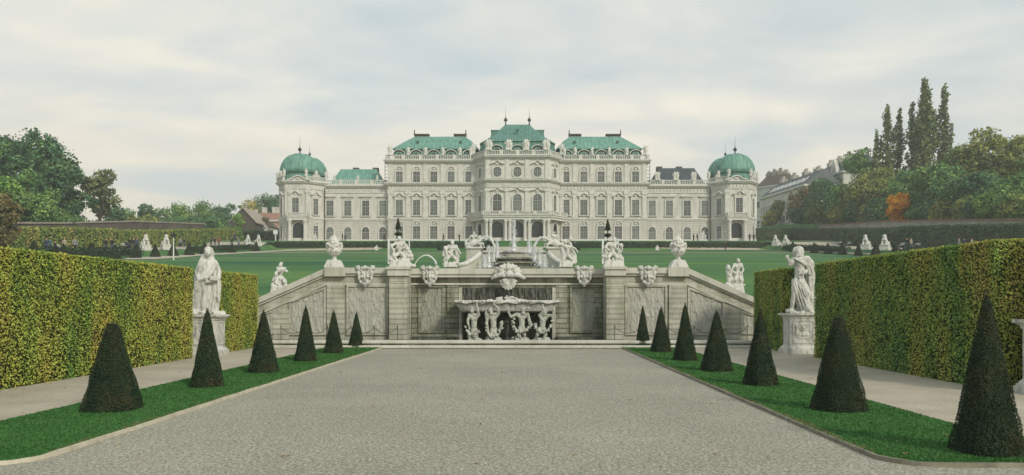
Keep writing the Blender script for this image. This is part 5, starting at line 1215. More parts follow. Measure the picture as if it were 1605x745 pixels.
def pedestal(root, w_, dpt, h, emblem=True, mat='marble'):
    hw, hd = w_/2, dpt/2; m = MB()
    def bx(a, z0, z1): m.box(-hw*a, hw*a, -hd*a, hd*a, z0, z1)
    bx(1.10, 0, .14); bx(1.04, .14, .18); m.loft([[(x*hw*1.0, y*hd*1.0, .18) for x, y in ((-1,-1),(1,-1),(1,1),(-1,1))], [(x*hw*.86, y*hd*.86, .27) for x, y in ((-1,-1),(1,-1),(1,1),(-1,1))]])
    bx(.86, .27, h-.17); bx(.92, h-.17, h-.13); m.loft([[(x*hw*.92, y*hd*.92, h-.13) for x, y in ((-1,-1),(1,-1),(1,1),(-1,1))], [(x*hw*1.12, y*hd*1.12, h-.06) for x, y in ((-1,-1),(1,-1),(1,1),(-1,1))]]); bx(1.14, h-.06, h)
    link('pedestal', m.mesh('pedestal', M[mat]), root)
    for face in (0, 1, 3):
        f = MB(); a, b = (hw, hd) if face == 0 else (hd, hw); fw = a*.86-.08; y = -b*.86
        for t0, t1, u0, u1 in ((-fw, fw, .34, .37), (-fw, fw, h-.26, h-.23), (-fw, -fw+.03, .37, h-.26), (fw-.03, fw, .37, h-.26)): f.box(t0, t1, y-.022, y-.001, u0, u1)
        o = link('moulding', f.mesh('moulding', M[mat]), root, (0,0,0), (0, 0, R(90)*face))
    if emblem:
        c = MB(); y = -hd*.86-.005; zc_ = (.34+h-.24)/2
        for k in range(3): c.ell(((k-1)*.12, y, zc_-.08), (.075, .03, .07), n=10)
        for q in (-1, 1):
            c.limb([(q*.05, y, zc_-.2), (q*.2, y, zc_-.16), (q*.26, y, zc_-.02), (q*.2, y, zc_+.08), (q*.24, y, zc_+.2), (q*.14, y, zc_+.27)], [.022]*6)
            c.limb([(q*.02, y, zc_+.06), (q*.12, y, zc_+.1), (q*.15, y, zc_+.2), (q*.03, y, zc_+.25)], [.02]*4)
        c.ell((0, y, zc_+.16), (.06, .03, .06)); link('relief', remeshed(c, 'relief', M[mat], .012, 1), root)

# veiled woman on the left
d = 24.1; hP = 1.30
st = thing('statue', 'marble statue of a veiled robed woman on a pedestal at the left hedge', 'statue', (X(326, d+.45), d+.45, 0), 'statues along the hedges')
pedestal(st, .96, .80, hP)
f = Sculpt(326, 490, d+.4)
f.rock(308, 344, 484, 490, -.3, .3, 1)
f.cloth([(324, 486, 16, .02), (325, 470, 17.5, 0), (327, 455, 18, 0), (328, 440, 16.5, 0), (327, 428, 14.5, .0), (327, 415, 12.5, 0), (326, 405, 9.5, 0)], 11, .16, .72, 4)
f.cloth([(313, 488, 8.5, .1), (314, 470, 10, .12), (315, 450, 12.5, .12), (316, 430, 14, .12), (318, 415, 12, .10), (321, 402, 9, .08), (325, 394, 8, .05)], 7, .2, .7, 9)
f.torso((328, 437), (326, 415), ((317, 407, 0), (336, 407, 0)), (.16, .18), female=True)
f.head(329, 392, -.13, .128, .30, 'curl', neck=(328, 405, -.03))
f.cloth([(325, 408, 12, .08), (326.5, 399, 8, .06), (327.5, 391, 6.9, .04), (328, 385, 5.0, .0)], 5, .10, .8, 2)
f.L([(316, 409, 0), (311, 424, -.06), (318, 436, -.26), (332, 433, -.36)], [.095, .085, .065, .05]); f.fingers((335, 432, -.38), (1, 0, .2))
f.L([(337, 409, 0), (345, 423, -.06), (346, 434, -.2), (336, 438, -.34)], [.095, .08, .062, .05]); f.fingers((333, 438.5, -.36), (-1, 0, -.2))
f.m.box(*[f.p(337, 0)[0], f.p(349, 0)[0]], -.42, -.34, f.p(0, 437)[2], f.p(0, 430)[2])
f.swag([(342, 436, -.2), (343, 450, -.2), (341, 462, -.18)], .045, 4, .045, 3)
f.swag([(338, 410, -.12), (330, 425, -.24), (320, 440, -.26), (315, 455, -.2), (312, 480, -.12)], .035, 5, .055, 5)
f.swag([(320, 405, -.12), (316, 425, -.16), (312, 445, -.12), (308, 485, -.02)], .035, 4, .05, 6)
f.swag([(336, 442, -.18), (334, 460, -.22), (330, 483, -.2)], .03, 4, .07, 8)
f.foot((338, 485.5, -.2), (.3, -1, 0)); f.foot((323, 485.5, -.2), (-.2, -1, 0))
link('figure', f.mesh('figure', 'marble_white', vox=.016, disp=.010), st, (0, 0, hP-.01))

# cloaked man on the right
d = 25.0
def cloaked(label, px, d, flip=False):
    st = thing('statue', label, 'statue', (X(px, d+.45), d+.45, 0), 'statues along the hedges')
    pedestal(st, 1.0, .80, 1.33); return st
st = cloaked('marble statue of a bare-chested man with windblown cloak on a carved pedestal', 1253, d)
f = Sculpt(1253, 487, d+.4)
f.rock(1238, 1272, 479, 487, -.3, .3, 5)
f.L([(1246, 441, -.05), (1242, 458, -.14), (1240, 480, -.05)], [.125, .088, .058]); f.foot((1238, 484, -.08), (-.6, -1, 0), 1.1)
f.L([(1256, 441, 0), (1259, 460, -.10), (1262, 480, 0)], [.13, .09, .06]); f.foot((1262, 484, -.1), (.4, -1, 0), 1.1)
f.torso((1252, 437, 0), (1254, 411, 0), ((1243, 403, 0), (1266, 400, 0)), (.155, .20))
for k in range(3):
    for q in (-1, 1): f.E((1253+q*2.4, 421+k*4.5, -.145), (.05, .035, .04))
f.cloth([(1264, 486, 12, .08), (1262, 472, 13, .02), (1258, 458, 12.5, 0), (1254, 446, 11, 0), (1251.5, 438, 9.5, 0), (1251, 432, 8.3, 0)], 9, .22, .75, 3)
f.swag([(1245, 436, -.16), (1250, 455, -.24), (1257, 472, -.2), (1262, 484, -.12)], .028, 4, .075, 11)
f.swag([(1252, 438, -.18), (1262, 455, -.2), (1272, 480, -.06)], .03, 4, .06, 12)
f.head(1252, 389.5, -.02, .125, -.5, 'curl', beard=True, neck=(1254, 401, 0))
for q in (-1, 1):
    for k in range(7): f.E((1252+q*(5.2+1.8*math.sin(k*.6)), 384.5+k*2.0, .05), (.05, .06, .05))
f.L([(1243, 404, 0), (1236, 411, -.14), (1231, 402, -.24)], [.095, .075, .048]); f.fingers((1229.5, 399.5, -.26), (-.4, 0, 1))
f.L([(1266, 402, 0), (1268, 416, .0), (1258, 424, -.2)], [.10, .08, .05]); f.fingers((1256, 425, -.22), (-1, 0, -.2))
f.cloth([(1276, 440, 3.5, .12), (1275, 428, 6, .14), (1272, 415, 8, .14), (1268, 405, 9, .12), (1262, 398, 8, .08), (1256, 396, 5, .05)], 5, .2, .8, 8)
f.cloth([(1275, 484, 7.5, .1), (1274, 465, 7, .12), (1273, 445, 6.5, .13), (1272, 425, 6, .13)], 5, .22, .8, 9)
f.swag([(1244, 400, -.1), (1254, 406, -.22), (1264, 412, -.18), (1270, 425, -.05)], .028, 3, .05, 9)
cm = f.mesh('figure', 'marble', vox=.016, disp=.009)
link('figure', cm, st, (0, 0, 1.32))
# statue whose pedestal just enters the frame at right
d = 14.3
st = thing('statue', 'marble pedestal corner cut by the right frame edge, carrying another statue', 'statue', (9.66, 13.75, 0), 'statues along the hedges')
pedestal(st, .92, .80, 1.36); o = link('figure', cm, st, (.30, 0, 1.35), (0, 0, R(180))); o.scale = (.72, .85, .92)

# ------------------------------------------------------------------ atlantes under the shell basin
da = 29.75
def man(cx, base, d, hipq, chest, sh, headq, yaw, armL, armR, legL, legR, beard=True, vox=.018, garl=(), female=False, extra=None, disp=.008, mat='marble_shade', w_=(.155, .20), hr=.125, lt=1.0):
    f = Sculpt(cx, base, d, .72)
    f.m.box(*sorted((f.p(cx-9, 0)[0], f.p(cx+9, 0)[0])), -.2, .22, -.1, .05); f.rock(cx-10, cx+9, 531, 534, -.2, .2, int(cx))
    f.torso(hipq, chest, sh, w_, female=female); f.head(*headq, hr, yaw, 'curl', beard, neck=((sh[0][0]+sh[1][0])/2, (sh[0][1]+sh[1][1])/2, 0))
    ar = [.095*lt, .075*lt, .048*lt]
    for A, shp in ((armL, sh[0]), (armR, sh[1])):
        f.L([shp]+A, [.10*lt]+ar[-len(A):]); a, b = A[-2] if len(A) > 1 else shp, A[-1]
        v = (b[0]-a[0], b[2]-a[2] if len(a) > 2 else 0, a[1]-b[1]); f.fingers(b, v, .015)
    for G in (legL, legR):
        if G: f.L([(hipq[0]+(G[0][0]-hipq[0])*.4, hipq[1]+1, 0)]+G, [.145*lt, .10*lt, .06*lt][:len(G)+1]); q = G[-1]; f.foot((q[0], q[1]+1, q[2]), (.3 if q[0] > hipq[0] else -.3, -1, 0))
    for g_ in garl: f.bumps(*g_)
    if extra: extra(f)
    return f
Zb = .19
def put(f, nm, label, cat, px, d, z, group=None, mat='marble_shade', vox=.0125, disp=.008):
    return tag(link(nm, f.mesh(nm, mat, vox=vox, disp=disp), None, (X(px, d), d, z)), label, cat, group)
GA = 'figures carrying the shell basin'
f = man(743, 534, da, (743, 515, 0), (743, 500, 0), ((736, 493, 0), (750, 493, 0)), (739.5, 486, -.03), .4, [(733, 503, -.05), (736, 513, -.1)], [(749, 484, -.05), (747, 476.5, -.05)], [(740, 526, -.08), (737, 533, 0)], [(747, 526, -.08), (749, 533, 0)], False, female=True,
        garl=(([(731, 512, -.1), (735, 522, -.2), (744, 525, -.22), (750, 518, -.15)], .05, 34, 1, .045), ([(734, 520, -.1), (736, 532, -.1), (748, 532, -.1)], .055, 24, 2, .05)))
put(f, 'atlas_statue', 'carved female figure at the left end under the shell basin, one arm raised', 'statue', 743, da, Zb, GA)
f = man(773, 534, da, (774, 514, 0), (773, 499, 0), ((765, 493, 0), (781, 491, 0)), (769, 486.5, -.05), .6, [(763, 504, 0), (765, 516, -.1)], [(781, 482.5, -.05), (774, 476.5, -.05)], [(770, 526, -.1), (768, 533, 0)], [(777, 526, -.1), (779, 533, 0)], True,
        garl=(([(763, 505, 0), (763, 518, -.1), (770, 528, -.2), (780, 524, -.2), (786, 512, -.1), (786, 503, 0)], .05, 56, 3, .045), ([(764, 531, 0), (790, 533, 0)], .075, 16, 4, .06)), extra=lambda f: f.L([(763, 484, .03), (762, 492, .03), (763, 506, .02)], [.07, .09, .05]))
put(f, 'atlas_statue', 'bearded stone giant left of the grotto centre, arm bent over his head', 'statue', 773, da, Zb, GA)
f = man(818, 534, da, (818, 512, 0), (818, 498, 0), ((810, 492, 0), (827, 492, 0)), (820, 485, -.04), .2, [(801, 496, -.1), (797, 489, -.1)], [(830, 503, -.05), (831, 512, -.12)], [(813, 525, -.2), (819, 533, -.1)], [(822, 524, -.1), (823, 533, 0)], True,
        garl=(([(805, 500, 0), (804, 512, -.1), (812, 520, -.25), (824, 518, -.25), (832, 508, -.1), (829, 502, 0)], .05, 56, 5, .045), ([(803, 531, 0), (815, 528, 0)], .07, 12, 6, .06), ([(810, 483, -.02), (830, 483, -.02)], .04, 10, 7, .03)))
put(f, 'atlas_statue', 'stone giant right of the grotto centre, one arm stretched out sideways', 'statue', 818, da, Zb, GA)
f = man(853, 534, da, (850, 514, 0), (851, 500, 0), ((846, 494, 0), (860, 494, 0)), (855, 487.5, -.05), -.5, [(853, 486, -.1), (850, 478, -.1)], [(868, 494, -.02), (868, 483, -.05)], [(842, 524, -.12), (838, 532, 0)], [(855, 524, -.1), (849, 533, 0)], True,
        garl=(([(839, 506, 0), (841, 516, -.15), (849, 520, -.22), (860, 516, -.15), (866, 502, 0), (869, 494, 0)], .05, 56, 8, .045), ([(836, 531, 0), (860, 533, 0)], .05, 12, 9, .06)))
put(f, 'atlas_statue', 'leaning stone giant at the right end with both arms raised to the basin', 'statue', 853, da, Zb, GA)
# carved water-weed herms in the dark gaps
for px, lab in ((757.5, 'shaggy carved pendant between the two left basin figures'), (794, 'central shaggy carved herm tapering downwards between basin figures'), (833.5, 'shaggy carved pendant between the two right basin figures')):
    f = Sculpt(px, 534, 31.0); f.L([(px, 490, 0), (px, 508, 0), (px, 531, 0)] if px == 794 else [(px, 488, 0), (px, 508, 0)], [.12, .13, .06] if px == 794 else [.13, .07]); f.bumps([(px, 488, -.08), (px, 508, -.08)], .06, 30, int(px), .08)
    if px == 794: f.m.box(-.15, .15, -.1, .1, 0, .08)
    else: f.m.box(-.1, .1, 0, .8, f.p(0, 490)[2]-.05, f.p(0, 487)[2])
    put(f, 'carved_herm', lab, 'carving', px, 31.0 if px == 794 else 31.2, Zb, None, 'moss')

# ------------------------------------------------------------------ sculpture on the wall top
dt = 31.25
def plinth(f, px0, px1, py0, py1, y=.26, splay=3):
    a0, a1 = f.p(px0, 0)[0], f.p(px1, 0)[0]; z0, z1 = f.p(0, py1)[2], f.p(0, py0)[2]; w_ = splay*f.k
    f.m.loft([[(a0, -y, z0), (a1, -y, z0), (a1, y, z0), (a0, y, z0)], [(a0, -y, z0+.06), (a1, -y, z0+.06), (a1, y, z0+.06), (a0, y, z0+.06)], [(a0+w_, -y+.04, z1), (a1-w_, -y+.04, z1), (a1-w_, y-.04, z1), (a0+w_, y-.04, z1)]])
def putto(f, hip, chest, sh, head, arms, legs, k=.55, yaw=0.0):
    rk_, f.rk = f.rk, 1.0
    f.m.cap(f.p(*hip), f.p(*chest), .14*k*1.1, .16*k*1.05); f.m.cap(f.p(*sh[0]), f.p(*sh[1]), .09*k, .09*k)
    f.head(*head, .125*k*1.15, yaw, 'curl', neck=chest)
    for A in arms: f.L(A, [.09*k, .075*k, .055*k, .05*k][:len(A)]); f.E(A[-1], (.055*k, .055*k, .07*k))
    for A in legs: f.L(A, [.14*k, .11*k, .07*k][:len(A)]); q = A[-1]; f.m.cap(f.p(*q), (f.p(*q)[0], f.p(*q)[1]-.13*k, f.p(*q)[2]), .06*k, .045*k)
    f.rk = rk_
ZTt = ZT+.005
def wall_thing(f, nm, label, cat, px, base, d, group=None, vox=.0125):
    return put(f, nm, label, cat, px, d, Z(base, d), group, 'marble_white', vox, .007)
GT = 'sculptures on the cascade wall'
# left group (627)
f = Sculpt(627, 419.6, dt-.3, .78); plinth(f, 611, 645, 408, 419.6)
f.L([(624, 398, 0), (619, 402, -.15), (620, 409, -.05)], [.12, .085, .055]); f.L([(629, 398, 0), (634, 403, -.12), (632, 409, 0)], [.12, .085, .055])
f.torso((627, 396, 0), (626, 385, 0), ((620, 381, 0), (633, 380, 0)), (.13, .155)); f.head(626, 374.5, -.03, .10, .3, neck=(626.5, 381, 0))
f.L([(620, 381, 0), (614, 387, -.1), (618, 393, -.2)], [.075, .06, .04]); f.L([(633, 381, 0), (637, 386, -.05), (632, 390, -.18)], [.075, .06, .04])
putto(f, (617, 403, -.05), (616, 394, -.05), ((612, 391, 0), (619, 391, 0)), (614, 386, -.08), [[(612, 391, 0), (609, 396, -.05)], [(619, 391, 0), (624, 388, -.1)]], [[(615, 403, -.05), (612, 407, -.1), (617, 411, -.1)]])
f.swag([(634, 383, .02), (637, 392, .02), (636, 402, 0), (630, 407, 0)], .05, 4, .05, 2); f.bumps([(637, 390, .05), (642, 398, .05), (645, 405, .0)], .08, 18, 3, .05)
f.L([(640, 408, 0), (645, 401, 0), (643, 395, 0)], [.09, .06, .02]); f.L([(634, 410, -.1), (643, 414, -.1), (650, 418, -.1)], [.11, .09, .05]); f.E((649, 417, -.1), (.1, .09, .08))
f.bumps([(612, 408, -.1), (640, 409, -.1)], .07, 22, 5, .06)
wall_thing(f, 'sculpture_group', 'white marble family group with sea creature on the left tall pier', 'sculpture', 627, 419.6, dt-.1, GT)
# putti pair (706)
f = Sculpt(706, 419.5, dt+.6, .72); plinth(f, 696, 717, 412, 419.5)
f.torso((706, 400, 0), (708, 390, 0), ((702.5, 386, 0), (715, 386, 0)), (.12, .145)); f.head(709, 381, -.03, .10, -.3, neck=(709, 387, 0))
f.L([(703, 387, 0), (699, 393, -.1), (700, 399, -.12)], [.075, .055, .04]); f.L([(715, 387, 0), (719, 393, 0), (722, 398, -.05)], [.075, .055, .04])
f.L([(705, 401, 0), (702, 406, -.15), (699, 413, -.05)], [.12, .085, .055]); f.L([(709, 401, 0), (714, 406, -.1), (718, 412, 0)], [.12, .085, .055])
f.swag([(716, 390, .05), (717, 402, .05), (715, 412, .03)], .05, 3, .04, 4)
putto(f, (700, 404, 0), (699, 397, 0), ((696, 394, 0), (702, 394, 0)), (698, 390, -.04), [[(696, 394, 0), (695, 401, -.05)], [(702, 394, 0), (706, 398, -.1)]], [[(699, 404, 0), (697, 409, -.05), (698, 414, 0)]])
f.bumps([(696, 413, -.1), (717, 413, -.1)], .06, 16, 9, .05)
wall_thing(f, 'sculpture_group', 'white marble seated boy with a smaller child, left of the shell', 'sculpture', 706, 419.5, dt+.6, GT)
# horse group (884)
f = Sculpt(884, 419.5, dt+.6, .72); plinth(f, 876, 897, 411, 419.5)
f.L([(884, 407, 0), (883, 395, 0), (880, 388, -.05)], [.17, .19, .14]); f.L([(880, 387, -.05), (876, 384, -.1), (873, 388, -.15)], [.11, .085, .05])
f.torso((889, 400, -.1), (890, 389, -.12), ((884, 386, -.1), (896, 388, -.1)), (.11, .13)); f.head(886, 380, -.12, .095, .6, neck=(889, 387, -.1))
f.L([(896, 388, -.1), (901, 390, -.15), (905, 395, -.15)], [.07, .055, .04]); f.L([(884, 386, -.1), (878, 384, -.2), (872, 386, -.2)], [.07, .055, .04])
f.L([(891, 401, -.1), (896, 407, -.2), (893, 414, -.1)], [.115, .08, .05]); f.L([(886, 401, -.1), (882, 407, -.15), (880, 413, -.1)], [.11, .08, .05])
f.swag([(893, 389, .05), (899, 400, .05), (900, 412, 0)], .05, 4, .04, 4); f.bumps([(895, 372, .0), (890, 378, 0), (896, 385, 0)], .07, 12, 4, .05); f.bumps([(876, 411, -.1), (897, 412, -.1)], .07, 16, 2, .05)
wall_thing(f, 'sculpture_group', 'white marble leaning figure with rearing horse, right of the shell', 'sculpture', 884, 419.5, dt+.6, GT)
# right pier group (960)
f = Sculpt(960, 419.6, dt-.3, .78); plinth(f, 945, 978, 409, 419.6)
f.torso((960, 397, 0), (960, 386, 0), ((953, 382, 0), (967, 381, 0)), (.13, .155)); f.head(963, 376, -.03, .10, -.4, neck=(961, 382, 0))
f.L([(953, 382, 0), (948, 388, -.1), (954, 393, -.2)], [.075, .06, .04]); f.L([(967, 381, 0), (972, 385, -.05), (975, 391, -.1)], [.075, .06, .04])
f.L([(957, 398, 0), (953, 404, -.15), (956, 410, -.05)], [.12, .085, .055]); f.L([(963, 398, 0), (966, 404, -.12), (965, 411, 0)], [.12, .085, .055])
putto(f, (970, 401, -.03), (971, 393, -.03), ((967, 391, 0), (975, 391, 0)), (974, 386, -.06), [[(975, 391, 0), (972, 396, -.1)], [(967, 391, 0), (963, 387, -.1)]], [[(969, 401, 0), (972, 406, -.1), (968, 411, -.05)], [(972, 401, 0), (976, 406, 0), (977, 412, 0)]], yaw=.6)
f.L([(955, 392, .03), (949, 388, .03), (945, 392, .03)], [.09, .07, .03]); f.swag([(952, 386, .05), (949, 396, .05), (947, 403, .02)], .055, 4, .045, 4); f.bumps([(946, 402, 0), (952, 407, -.05), (958, 409, -.1)], .07, 18, 4, .06)
wall_thing(f, 'sculpture_group', 'white marble swirling group with child at its right, on the right tall pier', 'sculpture', 960, 419.6, dt-.1, GT)
# urns
def urn(px, label):
    f = Sculpt(px, 420, dt-.1); k = f.k
    plinth(f, px-13.5, px+13.5, 408, 420, .30, 5)
    prof2 = [(5.5, 408), (4.2, 406.5), (3.0, 404.5), (3.4, 402), (7.5, 399), (10.3, 395), (10.6, 391.5), (8.6, 388.5), (8.2, 384), (9.5, 381), (8.6, 379.5), (6, 379)]
    f.m.lathe([(r*k, (420-y)*k) for r, y in prof2], n=32)
    rr = random.Random(px)
    for i in range(14): a = 2*math.pi*i/14; f.m.limb([Vector((.27*math.cos(a), .27*math.sin(a), (420-394)*k)), Vector((.16*math.cos(a), .16*math.sin(a), (420-400)*k))], [.03, .02])
    for q in (-1, 1): f.L([(px+q*8, 383, 0), (px+q*11.5, 386, 0), (px+q*11, 390, 0)], [.05, .06, .05]); f.E((px+q*10.5, 383, -.02), (.075, .07, .08))
    f.bumps([(px-8, 384, -.15), (px, 390, -.25), (px+8, 384, -.15)], .05, 16, 3, .03)
    f.bumps([(px-6, 378, 0), (px, 371.5, 0), (px+6, 378, 0)], .075, 20, 7, .05); f.bumps([(px-4, 377, -.1), (px+4, 377, -.1)], .08, 8, 8, .05)
    if px < 800: f.bumps([(px-3, 371, 0), (px+6, 377, 0)], .06, 10, 2, .03)
    return wall_thing(f, 'urn', label, 'urn', px, 420, dt-.1, 'urns on the cascade wall')
urn(524, 'carved marble urn with flowers at the top of the left ramp'); urn(1063, 'carved marble urn with flowers at the top of the right ramp')
# wing-end statues
dw = 31.25
f = Sculpt(440, 458, dw, .72); plinth(f, 426, 452, 447, 460, .25, 1.5)
f.torso((440, 432, 0), (440, 422, 0), ((435.5, 418, 0), (446, 419, 0)), (.115, .14)); f.head(440.5, 413, -.03, .095, -.6, neck=(440.5, 419, 0))
f.L([(446, 419, 0), (451, 424, -.1), (447, 423, -.2)], [.07, .055, .04]); f.L([(435.5, 418, 0), (436, 426, -.08), (444, 423, -.2)], [.07, .055, .04]); f.m.cap(f.p(443, 421, -.22), f.p(454, 425, -.24), .02, .025)
f.L([(443, 434, 0), (448, 440, -.2), (452, 447, -.1)], [.115, .085, .055]); f.L([(438, 434, 0), (434, 441, -.15), (437, 448, -.1)], [.115, .085, .055])
putto(f, (435, 443, -.05), (434, 435, -.08), ((431, 432, -.05), (438, 432, -.05)), (434, 428, -.1), [[(431, 432, 0), (429, 438, -.1)], [(438, 432, 0), (441, 436, -.15)]], [[(434, 443, -.05), (431, 446, -.1), (434, 449, -.1)]])
f.bumps([(428, 446, -.1), (452, 447, -.1)], .075, 18, 5, .05); f.E((438, 440, .05), (.3, .18, .22))
wall_thing(f, 'statue', 'white marble seated flute player with child on the left ramp', 'statue', 440, 460, dw, 'statues on the ramps')
f = Sculpt(1151, 458, dw, .72); plinth(f, 1137, 1165, 444, 460, .25, 2)
f.torso((1156, 428, 0), (1156, 417, 0), ((1151, 413, 0), (1162, 413, 0)), (.115, .14)); f.head(1157, 407.5, -.03, .095, .3, neck=(1156.5, 414, 0))
f.L([(1162, 413, 0), (1165, 421, 0), (1161, 428, -.1)], [.07, .055, .04]); f.L([(1151, 413, 0), (1147, 420, -.1), (1144, 425, -.15)], [.07, .055, .04])
f.L([(1158, 429, 0), (1160, 437, -.1), (1161, 444, 0)], [.115, .08, .055]); f.L([(1154, 429, 0), (1151, 437, -.15), (1154, 444, -.05)], [.115, .08, .055])
f.cloth([(1158, 446, 6, .05), (1158, 437, 7, .05), (1157, 430, 6.5, .03), (1156, 424, 5.5, 0)], 7, .2, .8, 3)
putto(f, (1144, 433, 0), (1143, 426, 0), ((1140, 423, 0), (1147, 423, 0)), (1141, 419, -.04), [[(1147, 423, 0), (1151, 427, -.1)], [(1140, 423, 0), (1142, 430, -.1)]], [[(1143, 433, 0), (1142, 439, -.05), (1143, 445, 0)], [(1145, 433, 0), (1148, 439, -.05), (1147, 445, 0)]], k=.75, yaw=.5)
f.bumps([(1138, 445, -.1), (1164, 445, -.1)], .065, 18, 5, .05)
wall_thing(f, 'statue', 'white marble standing youth with small child on the right ramp', 'statue', 1151, 460, dw, 'statues on the ramps')

# ------------------------------------------------------------------ upper basin with jets, on the slope
du = 58.0; ku = du/FPX
ub = thing('upper_fountain', 'terraced upper fountain basin with scrolled side walls and sculpted plinths', 'fountain', (X(806, du), du, Z(419, du)-.6))
def U(px, d=du): return (px-806)*d/FPX
zu = Z(419, du)-.6
def uz(py, d=du): return Z(py, d)-zu
def ubp(m, nm, mat, sm=False): return link(nm, m.mesh(nm, M[mat], smooth=sm), ub)
def ell_ring(rx, ry, yc, z, n=40): return [(rx*math.cos(2*math.pi*i/n), yc+ry*math.sin(2*math.pi*i/n), z) for i in range(n)]
for k, (px, py, rough) in enumerate(((748, 418.5, 1), (757, 411, 1), (768, 404, 1))):
    rx = abs(U(px)); z = uz(py, du+k*.8); ubp(MB().loft([ell_ring(rx, 2.2, 1.4+k*1.1, -.5), ell_ring(rx, 2.2, 1.4+k*1.1, z)]), 'basin_step', 'moss')
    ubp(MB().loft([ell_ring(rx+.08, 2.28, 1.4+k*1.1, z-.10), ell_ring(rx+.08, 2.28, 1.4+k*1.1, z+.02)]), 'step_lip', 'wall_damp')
    ubp(MB().loft([ell_ring(rx-.12, 2.08, 1.4+k*1.1, z+.021), ell_ring(rx-.12, 2.08, 1.4+k*1.1, z+.03)]), 'water_surface', 'water')
m = MB().box(-abs(U(755, 63)), abs(U(857, 63)), 5.0, 5.6, -.5, uz(396, 63)); ubp(m, 'back_wall', 'coping'); ubp(MB().box(-abs(U(753, 63)), abs(U(859, 63)), 4.85, 5.7, uz(396, 63)+.002, uz(394, 63)+.05), 'back_coping', 'marble_white')
ubp(MB().box(-abs(U(762, 66)), abs(U(850, 66)), 7.2, 8.0, -.5, uz(388, 66)), 'upper_terrace_wall', 'coping')
for s in (-1, 1):
    a, b = sorted((s*3.65, s*2.55)); m = MB().box(a, b, .3, 3.0, -.5, uz(389.5)); ubp(m, 'plinth', 'coping'); ubp(MB().box(a-.08, b+.08, .2, 3.1, uz(389.5)+.002, uz(387.5)), 'plinth_cap', 'marble_white')
    pts = [(s*2.6, .1, uz(398)), (s*2.85, -.2, uz(404)), (s*3.15, -.6, uz(410)), (s*3.6, -1.1, uz(416)), (s*4.2, -1.6, uz(419.5))]
    m = MB(); m.loft([[(x-.16, y, -.8), (x+.16, y, -.8), (x+.16, y, z), (x-.16, y, z)] for x, y, z in pts]); ubp(m, 'scroll_wall', 'coping')
    m = MB().tube([(x, y, z+.05) for x, y, z in pts], .2, 8); ubp(m, 'scroll_coping', 'marble_white', True)
# creatures on the plinths: crouching sea-horses
def seahorse(nm, label, px, s, z, d):
    f = Sculpt(0, 0, du); k = 1/f.k
    def q(x, z_, y=0): return (s*x*k, -z_*k, y)
    f.L([q(.55, .25), q(.2, .42), q(-.15, .48), q(-.42, .75)], [.22, .26, .22, .13]); f.L([q(-.42, .75), q(-.55, .80), q(-.72, .68)], [.13, .11, .065])
    f.L([q(-.2, .4, -.15), q(-.42, .25, -.22), q(-.38, .03, -.2)], [.11, .08, .05]); f.L([q(-.2, .4, .15), q(-.55, .38, .2), q(-.6, .12, .2)], [.11, .08, .05])
    f.L([q(.5, .25), q(.75, .2), q(.8, .5), q(.62, .72)], [.2, .13, .09, .05]); f.bumps([q(-.35, .95), q(-.2, .75), q(-.02, .6)], .07, 14, 3, .04)
    f.torso(q(.15, .6), q(.18, .85), (q(.0, .98, -.1), q(.34, .98, .1)), (.1, .12)); f.head(*q(.15, 1.18)[:2], 0, .085, .2 * s); f.L([q(0, .98), q(-.2, .85, -.1), q(-.35, .75, -.1)], [.06, .05, .035]); f.L([q(.34, .98), q(.5, .85), q(.45, .65)], [.06, .05, .035])
    f.m.box(-.72, .72, -.35, .35, 0, .09)
    tag(link(nm, f.mesh(nm, 'marble_white', vox=.03, disp=.01), None, (X(px, d), d, z)), label, 'sculpture', 'sea creatures beside the upper fountain')
seahorse('sea_creature', 'white carved sea horse and rider spouting water, on the left fountain plinth', 746, -1, zu+uz(387.5)+.002, du+1.2)
seahorse('sea_creature', 'white carved sea horse and rider spouting water, on the right fountain plinth', 866, 1, zu+uz(387.5)+.002, du+1.2)
# water jets
def jet(px, ptop, pbase, d, r, label, seed, plume=1.0):
    h = (pbase-ptop)*d/FPX; rr = random.Random(seed); m = MB(); pts, rad = [], []
    for i in range(34): t = i/33; pts.append((rr.uniform(-.10, .10)*r, rr.uniform(-.10, .10)*r, h*t*.99)); rad.append(max(.012, r*(1-.95*t**.6)*rr.uniform(.82, 1.15)))
    m.tube(pts, rad, 7)
    for i in range(int(240*plume)):
        t = rr.random()**.8; a = rr.uniform(0, 6.28); q = r*(.45+1.2*(1-t))*rr.random()**.6; s_ = rr.uniform(.007, .020)*(1+d/90); m.ell((q*math.cos(a), q*math.sin(a), h*t), (s_*.7, s_*.7, s_*1.6), n=6)
    for i in range(26): a = rr.uniform(0, 6.28); q = r*rr.uniform(1, 3.2); m.ell((q*math.cos(a), q*math.sin(a), rr.uniform(0, .12)), (.05, .05, .04), n=6)
    tag(link('water_jet', m.mesh('water_jet', M['jet'], smooth=True), None, (X(px, d), d, Z(pbase, d))), label, 'water jet', 'fountain jets')
jet(805.5, 342, 394, 62, .26, 'tall central plume of white water rising above all other jets', 1, 2.2)
for i, (px, a, b, d_, lab) in enumerate(((759.5, 401, 420, 57, 'short white jet at the far left of the lower row'), (766.5, 385, 420, 57.5, 'tall left white jet beside the short outer one'), (774, 386, 416, 59, 'white jet between the tall left jet and the arching spout'),
    (779.5, 375, 405, 60.5, 'rear left white jet, its tip highest of the left cluster'), (829.5, 371, 398, 60.5, 'rear right white jet, its tip highest of the right cluster'), (838, 384, 413, 59, 'white jet just right of the rear right one'),
    (846, 390, 417, 58, 'slim white jet, second from the right end'), (853.5, 400, 420, 57, 'short white jet at the far right of the lower row'))):
    jet(px, a, b, d_, .22, lab, 10+i)
